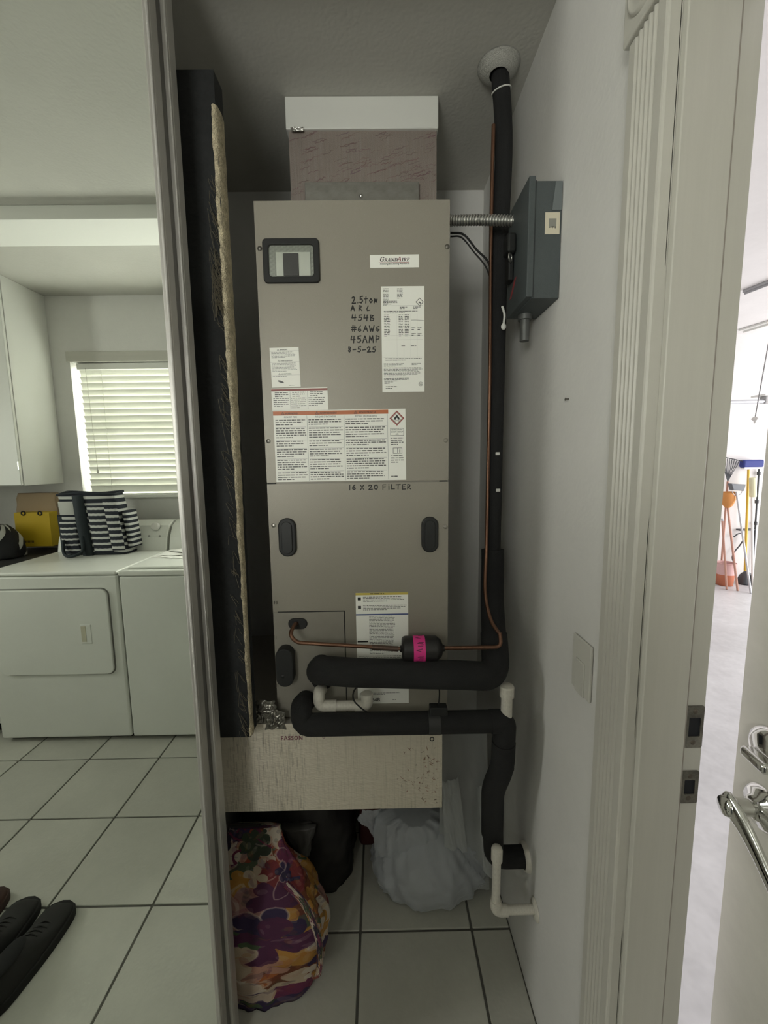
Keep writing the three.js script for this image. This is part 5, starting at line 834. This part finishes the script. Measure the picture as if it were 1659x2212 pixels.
// ---------------------------------------------------------------- garage things
{
  const D = 5.06, G = (px, py, d = D) => atZ(px, py, d), pole = (a, b, r, n = 10) => pipe([a, b], r, 0, 1, n);
  const ground = (px, d) => { const p = G(px, 1250, d); p.y = -0.118; return p; };
  const yellow = mat([0.7, 0.45, 0.05], 0.4), silver = mat([0.55, 0.56, 0.58], 0.4, { metalness: 0.4 }), wood = mat([0.5, 0.27, 0.2], 0.6), dark = mat([0.05, 0.055, 0.06], 0.5);
  { const T = thing('push_broom', 'push broom with blue bristle head and yellow handle against the garage wall', 'broom', [4.5, -0.12, -D]);
    const a = G(1601, 1000), b = G(1646, 1002); part(T, 'bristle_head', rbox(a.x, b.x, G(1620, 1010).y, G(1620, 993).y, -D - 0.04, -D + 0.04, 0.025, 3), mat([0.03, 0.045, 0.22], 0.7), 'blue bristles');
    part(T, 'broom_block', rbox(a.x + 0.02, b.x - 0.01, G(1620, 1013).y, G(1620, 1008.5).y, -D - 0.03, -D + 0.03, 0.006), M.white);
    part(T, 'handle', pole(G(1617, 1014), ground(1609, D), 0.014), yellow); part(T, 'foot_grip', pole(ground(1609.5, D).add(V(0, 0.14, 0)), ground(1609.5, D), 0.02), dark); }
  { const T = thing('leaf_rake', 'dark leaf rake with fanned tines leaning on the garage wall', 'rake', [4.2, -0.12, -D]);
    const hub = G(1572, 1040); for (let i = 0; i < 9; i++) { const t = i / 8, e = G(lerp(1556, 1598, t), lerp(986, 995, t)); part(T, 'tine', spline([hub, hub.clone().lerp(e, 0.8), e, e.clone().add(V(0.035, -0.015, 0.03))], 0.004, 16, 5), dark); }
    part(T, 'handle', pole(hub, ground(1556, D + 0.02), 0.012), wood); }
  { const T = thing('dust_pan', 'long handled grey dust pan propped upside down in the garage', 'dust pan', [4.4, -0.12, -D + 0.1]);
    const d = D - 0.1; part(T, 'pan', extrude([[G(1572, 1045, d).x, G(1572, 1044, d).y], [G(1603, 1046, d).x, G(1603, 1046, d).y], [G(1599, 1060, d).x, G(1599, 1060, d).y], [G(1576, 1059, d).x, G(1576, 1058, d).y]], 0.05, 0.006).translate(0, 0, -d), mat([0.13, 0.14, 0.15], 0.5));
    part(T, 'bail', new THREE.TorusGeometry(0.06, 0.005, 6, 20, Math.PI).rotateZ(Math.PI).translate(G(1589, 1060, d).x, G(1589, 1060, d).y, -d + 0.025), silver);
    part(T, 'handle', pole(G(1587, 1062, d).add(V(0, 0, 0.025)), ground(1625, d - 0.35), 0.011), silver); }
  { const T = thing('straw_broom', 'orange straw broom turned upside down in the garage', 'broom', [4.3, -0.12, -D + 0.06]);
    const d = D - 0.06, b = G(1572, 1097, d); part(T, 'straw_head', lathe([[0.02, 0], [0.05, 0.03], [0.075, 0.1], [0.07, 0.17], [0.06, 0.2], [0.0001, 0.205]], b, V(-0.05, 1, 0), 20).scale(1, 1, 1), mat([0.62, 0.27, 0.08], 0.9)); part(T, 'handle', pole(b, ground(1596, d - 0.3), 0.012), wood); }
  { const T = thing('mop_handle', 'bare wooden mop handle leaning behind the door jamb', 'pole', [4.2, -0.12, -D + 0.3]); const d = D - 0.3; part(T, 'shaft', pole(G(1560, 1120, d + 0.25), ground(1572, d), 0.011), wood); part(T, 'ferrule', pole(G(1560, 1120, d + 0.25), G(1561, 1126, d + 0.24), 0.014), silver); }
  { const T = thing('paint_roller', 'cream paint roller on a white extension pole in the garage', 'roller', [4.6, -0.12, -D]); part(T, 'roller_cover', merge([pole(G(1626, 1032, 4.98), G(1626.5, 1073, 4.98), 0.036, 18)]), mat([0.75, 0.74, 0.5], 0.8)); part(T, 'pole', pole(G(1624.5, 1074, 4.98), ground(1627, 4.9), 0.012), M.white); }
  { const T = thing('hose_pole', 'thin dark pole with black fittings leaning in the garage', 'pole', [4.7, -0.12, -D]); part(T, 'shaft', pole(G(1640, 1012, 5.12), ground(1624, 5.12), 0.01), dark); for (const y of [1022, 1083, 1130]) part(T, 'fitting', pole(G(1640 - (y - 1012) * 0.067, y - 3, 5.12), G(1639.6 - (y - 1012) * 0.067, y + 4, 5.12), 0.02), dark); }
  { const T = thing('bucket', 'terracotta and pink bucket on the garage floor', 'bucket', [4.28, -0.12, -4.95]); const c = G(1566, 1245, 4.95); const y0 = -0.118; part(T, 'lower_half', lathe([[0.0001, 0.001], [0.085, 0], [0.095, 0.14]], V(c.x, y0, -4.95), V(0, 1, 0), 28), mat([0.5, 0.16, 0.08], 0.6)); part(T, 'upper_half', lathe([[0.095, 0.14], [0.105, 0.28], [0.098, 0.28], [0.09, 0.14]], V(c.x, y0, -4.95), V(0, 1, 0), 28), mat([0.66, 0.42, 0.4], 0.6)); part(T, 'rim', new THREE.TorusGeometry(0.103, 0.006, 8, 28).rotateX(Math.PI / 2).translate(c.x, y0 + 0.28, -4.95), mat([0.6, 0.35, 0.33], 0.5)); }
  { const T = thing('garden_hose', 'loose dark hose loops hanging behind the brooms', 'hose', [4.4, 0.2, -5.1]); part(T, 'loop', spline([G(1585, 1160, 5.1), G(1595, 1153, 5.1), G(1604, 1154, 5.1), G(1606, 1164, 5.1), G(1598, 1178, 5.1), G(1588, 1190, 5.1), G(1582, 1203, 5.1), G(1584, 1212, 5.1), G(1590, 1219, 5.1)], 0.008, 60, 7), dark); part(T, 'hook', rbox(G(1597, 1143, 5.1).x, G(1630, 1143, 5.1).x, G(1600, 1146.5, 5.1).y, G(1600, 1143, 5.1).y, -5.149, -5.09, 0.006), dark); }
  { const T = thing('shop_vacuum', 'small dark shop vacuum head on the garage floor', 'vacuum', [4.5, -0.12, -4.97]); const c = G(1612, 1240, 4.97); part(T, 'motor', shell((t) => ({ x: c.x, y: -0.118 + 0.16 * t, z: -4.97, rx: 0.085 * Math.sqrt(Math.max(0.04, 1 - t * t)), rz: 0.07 * Math.sqrt(Math.max(0.04, 1 - t * t)) }), null, 30, 12, 3), dark); part(T, 'nozzle', rbox(c.x + 0.05, c.x + 0.13, -0.118, -0.02, -4.99, -4.93, 0.01), dark); }
  { const d = 3.0, T = thing('pull_cord', 'thin pull cord with a white handle hanging from the garage ceiling', 'cord', [2.7, 2, -d]); const a = G(1631, 905, d); part(T, 'cord', pole(V(a.x + 0.09, 2.948, -d + 0.02), V(a.x, a.y + 0.015, -d), 0.0035, 6), mat([0.3, 0.3, 0.3], 0.7)); part(T, 'handle', lathe([[0.0001, -0.032], [0.006, -0.03], [0.008, -0.016], [0.024, 0], [0.01, 0.016], [0.0001, 0.018]], a, V(0, 1, 0), 14), M.plastic, 'white plastic handle'); }
  { const d = 4.6, T = thing('wall_rail', 'grey horizontal pipe rail with a bracket high on the garage wall', 'rail', [4.0, 2, -d]); const a = G(1560, 869, d), b = G(1655, 866, d); part(T, 'rail_pipe', pole(a, V(b.x + 0.4, b.y, b.z), 0.022, 14), silver); const c = G(1655, 862, d); part(T, 'bracket', rbox(c.x - 0.03, c.x + 0.25, c.y - 0.05, c.y + 0.03, -d - 0.05, -d + 0.03, 0.008), mat([0.4, 0.4, 0.4], 0.5)); part(T, 'shelf_lip', rbox(c.x - 0.07, c.x + 0.3, c.y + 0.03, c.y + 0.05, -d - 0.12, -d + 0.06, 0.004), M.white); part(T, 'hanger_rod', pole(V(c.x + 0.12, c.y + 0.03, -d - 0.02), V(c.x + 0.12, 2.948, -d - 0.02), 0.008), silver); part(T, 'wall_end', pole(V(a.x, a.y, -d), V(a.x, a.y, -5.149), 0.022, 14), silver); }
  const rail = (label, a, b, w, m) => { const T = thing('door_track', label, 'track', [a.x, a.y - 0.02, a.z]), d = b.clone().sub(a), q = new THREE.Quaternion().setFromUnitVectors(V(0, 0, 1), d.clone().normalize()), c = a.clone().lerp(b, 0.5); part(T, 'channel', new THREE.BoxGeometry(w, 0.02, d.length()).applyQuaternion(q).translate(c.x, c.y - 0.011, c.z), m); part(T, 'lip', new THREE.BoxGeometry(0.006, 0.04, d.length()).applyQuaternion(q).translate(c.x + w / 2, c.y - 0.02, c.z), m); };
  const galv = mat([0.4, 0.4, 0.41], 0.5, { metalness: 0.3 });
  rail('thin galvanised overhead door track on the garage ceiling', atY(1606, 627, 2.949), atY(1700, 590, 2.949), 0.02, galv);
  rail('wider white overhead door track on the garage ceiling', atY(1600, 712, 2.949), atY(1700, 681, 2.949), 0.06, M.white);
}

// ---------------------------------------------------------------- unseen person taking the picture, placed and sized to shade the lower closet
{
  const caps = (a, b, ra, rb, c) => ({ a: V(...a), b: V(...b), ra, rb, c }), S = 0.9;   // a person about 1.6 m tall
  const SHIRT = [0.035, 0.045, 0.06], DENIM = [0.05, 0.065, 0.1], SKIN = [0.42, 0.25, 0.17], HAIR = [0.03, 0.02, 0.015], BOOT = [0.03, 0.025, 0.02];
  const X = -0.37;
  const body = [
    caps([X - 0.07, 0.96, 0.37], [X + 0.07, 0.96, 0.37], 0.115, 0.115, DENIM), caps([X, 1.0, 0.37], [X, 1.3, 0.36], 0.135, 0.15, SHIRT), caps([X - 0.09, 1.32, 0.36], [X + 0.09, 1.32, 0.36], 0.125, 0.125, SHIRT), caps([X - 0.15, 1.42, 0.365], [X + 0.15, 1.42, 0.36], 0.075, 0.075, SHIRT),
    caps([X, 1.44, 0.36], [X, 1.56, 0.345], 0.058, 0.055, SKIN), caps([X, 1.6, 0.325], [X, 1.7, 0.335], 0.07, 0.088, SKIN), caps([X, 1.7, 0.35], [X, 1.715, 0.36], 0.095, 0.092, HAIR), caps([X, 1.635, 0.255], [X, 1.605, 0.238], 0.01, 0.016, SKIN),
    caps([X - 0.085, 1.64, 0.345], [X - 0.088, 1.61, 0.345], 0.014, 0.01, SKIN), caps([X + 0.085, 1.64, 0.345], [X + 0.088, 1.61, 0.345], 0.014, 0.01, SKIN), caps([X - 0.02, 1.562, 0.262], [X + 0.02, 1.562, 0.262], 0.012, 0.012, SKIN),
    caps([X + 0.18, 1.41, 0.36], [X + 0.3, 1.23, 0.24], 0.06, 0.048, SHIRT), caps([X + 0.3, 1.23, 0.24], [0.045, 1.315, 0.075], 0.045, 0.03, SKIN), caps([X - 0.18, 1.41, 0.36], [X - 0.05, 1.2, 0.2], 0.06, 0.048, SHIRT), caps([X - 0.05, 1.2, 0.2], [-0.075, 1.315, 0.075], 0.045, 0.03, SKIN),
    caps([X + 0.09, 0.93, 0.37], [X + 0.11, 0.5, 0.37], 0.095, 0.062, DENIM), caps([X + 0.11, 0.5, 0.37], [X + 0.11, 0.1, 0.385], 0.06, 0.045, DENIM), caps([X - 0.09, 0.93, 0.37], [X - 0.11, 0.5, 0.37], 0.095, 0.062, DENIM), caps([X - 0.11, 0.5, 0.37], [X - 0.11, 0.1, 0.385], 0.06, 0.045, DENIM),
    caps([X + 0.11, 0.048, 0.4], [X + 0.125, 0.042, 0.25], 0.047, 0.041, BOOT), caps([X - 0.11, 0.048, 0.4], [X - 0.125, 0.042, 0.25], 0.047, 0.041, BOOT),
  ];
  for (const q of body) for (const p of [q.a, q.b]) if (p.z > 0.1) p.y *= S;
  const finger = (p, k, r) => p.slice(1).map((q, i) => caps(p[i], q, r * (1 - i * 0.1), r * (0.9 - i * 0.1), SKIN));
  const hand = (s, cx) => [                                             // s: side of the phone, palm behind the edge
    caps([cx + s * 0.03, 1.322, 0.066], [cx + s * 0.022, 1.385, 0.05], 0.023, 0.021, SKIN), caps([cx + s * 0.036, 1.36, 0.05], [cx + s * 0.03, 1.4, 0.044], 0.018, 0.017, SKIN),
    ...[0, 1, 2, 3].flatMap((i) => finger([[cx + s * 0.034, 1.345 + i * 0.021, 0.045], [cx + s * 0.038, 1.348 + i * 0.0215, 0.026], [cx + s * (0.03 - 0.002 * i), 1.349 + i * 0.0215, 0.011], [cx + s * (0.014 - [0.002, 0.006, 0.006, 0.002][i]), 1.35 + i * 0.0215, 0.0095]], i, 0.0092 - (i === 0 ? 0.0012 : 0))),
    ...finger([[cx + s * 0.016, 1.345, 0.06], [cx + s * 0.004, 1.37, 0.048], [cx - s * 0.012, 1.4, 0.036]], 4, 0.0112),
  ];
  const field = (p, bones) => { let d = 9, best = 9, col = SKIN; for (const q of bones) { const ab = q.b.clone().sub(q.a), t = Math.min(1, Math.max(0, p.clone().sub(q.a).dot(ab) / Math.max(1e-9, ab.lengthSq()))), e = p.distanceTo(ab.multiplyScalar(t).add(q.a)) - lerp(q.ra, q.rb, t); if (e < best) { best = e; col = q.c; } const k = q.ra < 0.02 ? 0.006 : 0.03, h = Math.max(0, k - Math.abs(d - e)) / k; d = Math.min(d, e) - h * h * k * 0.25; } return [d, col]; };
  const surface = (bones, c, half, n) => {
    const mc = new MarchingCubes(n, M.black, false, false, 160000), f = (i) => (i - n / 2) / (n / 2); mc.isolation = 0;
    const near = bones.map((q) => ({ q, ax: q.a.x, ay: q.a.y, az: q.a.z, bx: q.b.x - q.a.x, by: q.b.y - q.a.y, bz: q.b.z - q.a.z, l: Math.max(1e-9, q.a.distanceToSquared(q.b)) }));
    for (let k = 0; k < n; k++) for (let j = 0; j < n; j++) for (let i = 0; i < n; i++) {
      const x = c.x + f(i) * half.x, y = c.y + f(j) * half.y, z = c.z + f(k) * half.z; let d = 9;
      for (const b of near) { const px = x - b.ax, py = y - b.ay, pz = z - b.az, t = Math.min(1, Math.max(0, (px * b.bx + py * b.by + pz * b.bz) / b.l)), e = Math.hypot(px - b.bx * t, py - b.by * t, pz - b.bz * t) - lerp(b.q.ra, b.q.rb, t), kk = b.q.ra < 0.02 ? 0.006 : 0.03, h = Math.max(0, kk - Math.abs(d - e)) / kk; d = Math.min(d, e) - h * h * kk * 0.25; }
      mc.field[i + j * n + k * n * n] = -d;
    }
    mc.update(); const m = mc.count, pos = new Float32Array(m * 3), nor = new Float32Array(m * 3), col = new Float32Array(m * 3);
    for (let i = 0; i < m; i++) { const p = V(c.x + mc.positionArray[3 * i] * half.x, c.y + mc.positionArray[3 * i + 1] * half.y, c.z + mc.positionArray[3 * i + 2] * half.z); p.toArray(pos, 3 * i); V(mc.normalArray[3 * i] / half.x, mc.normalArray[3 * i + 1] / half.y, mc.normalArray[3 * i + 2] / half.z).normalize().toArray(nor, 3 * i); col.set(field(p, bones)[1], 3 * i); }
    const g = new THREE.BufferGeometry(); g.setAttribute('position', new THREE.BufferAttribute(pos, 3)); g.setAttribute('normal', new THREE.BufferAttribute(nor, 3)); g.setAttribute('color', new THREE.BufferAttribute(col, 3)); return g;
  };
  const T = thing('person', 'unseen person in dark shirt and jeans holding a phone up towards the closet', 'person', [X, 0, 0.36]);
  const geos = [surface(body, V(-0.28, 0.82, 0.28), V(0.4, 0.87, 0.3), 88), surface(hand(1, 0.037), V(0.055, 1.37, 0.045), V(0.075, 0.075, 0.06), 48), surface(hand(-1, -0.037), V(-0.055, 1.37, 0.045), V(0.075, 0.075, 0.06), 48)];
  part(T, 'body', mergeGeometries(geos), new THREE.MeshStandardMaterial({ vertexColors: true, roughness: 0.8 }));
  const P = thing('phone', 'black smartphone held upright in both hands of the person', 'phone', [0, 1.318, 0.026]);
  part(P, 'case', rbox(-0.0375, 0.0375, 1.318, 1.478, 0.0205, 0.029, 0.003, 3), M.blackGloss);
  part(P, 'screen', rbox(-0.0345, 0.0345, 1.322, 1.474, 0.029, 0.0295, 0.0002, 1), mat([0.02, 0.02, 0.022], 0.1));
}

renderer.render(scene, camera);
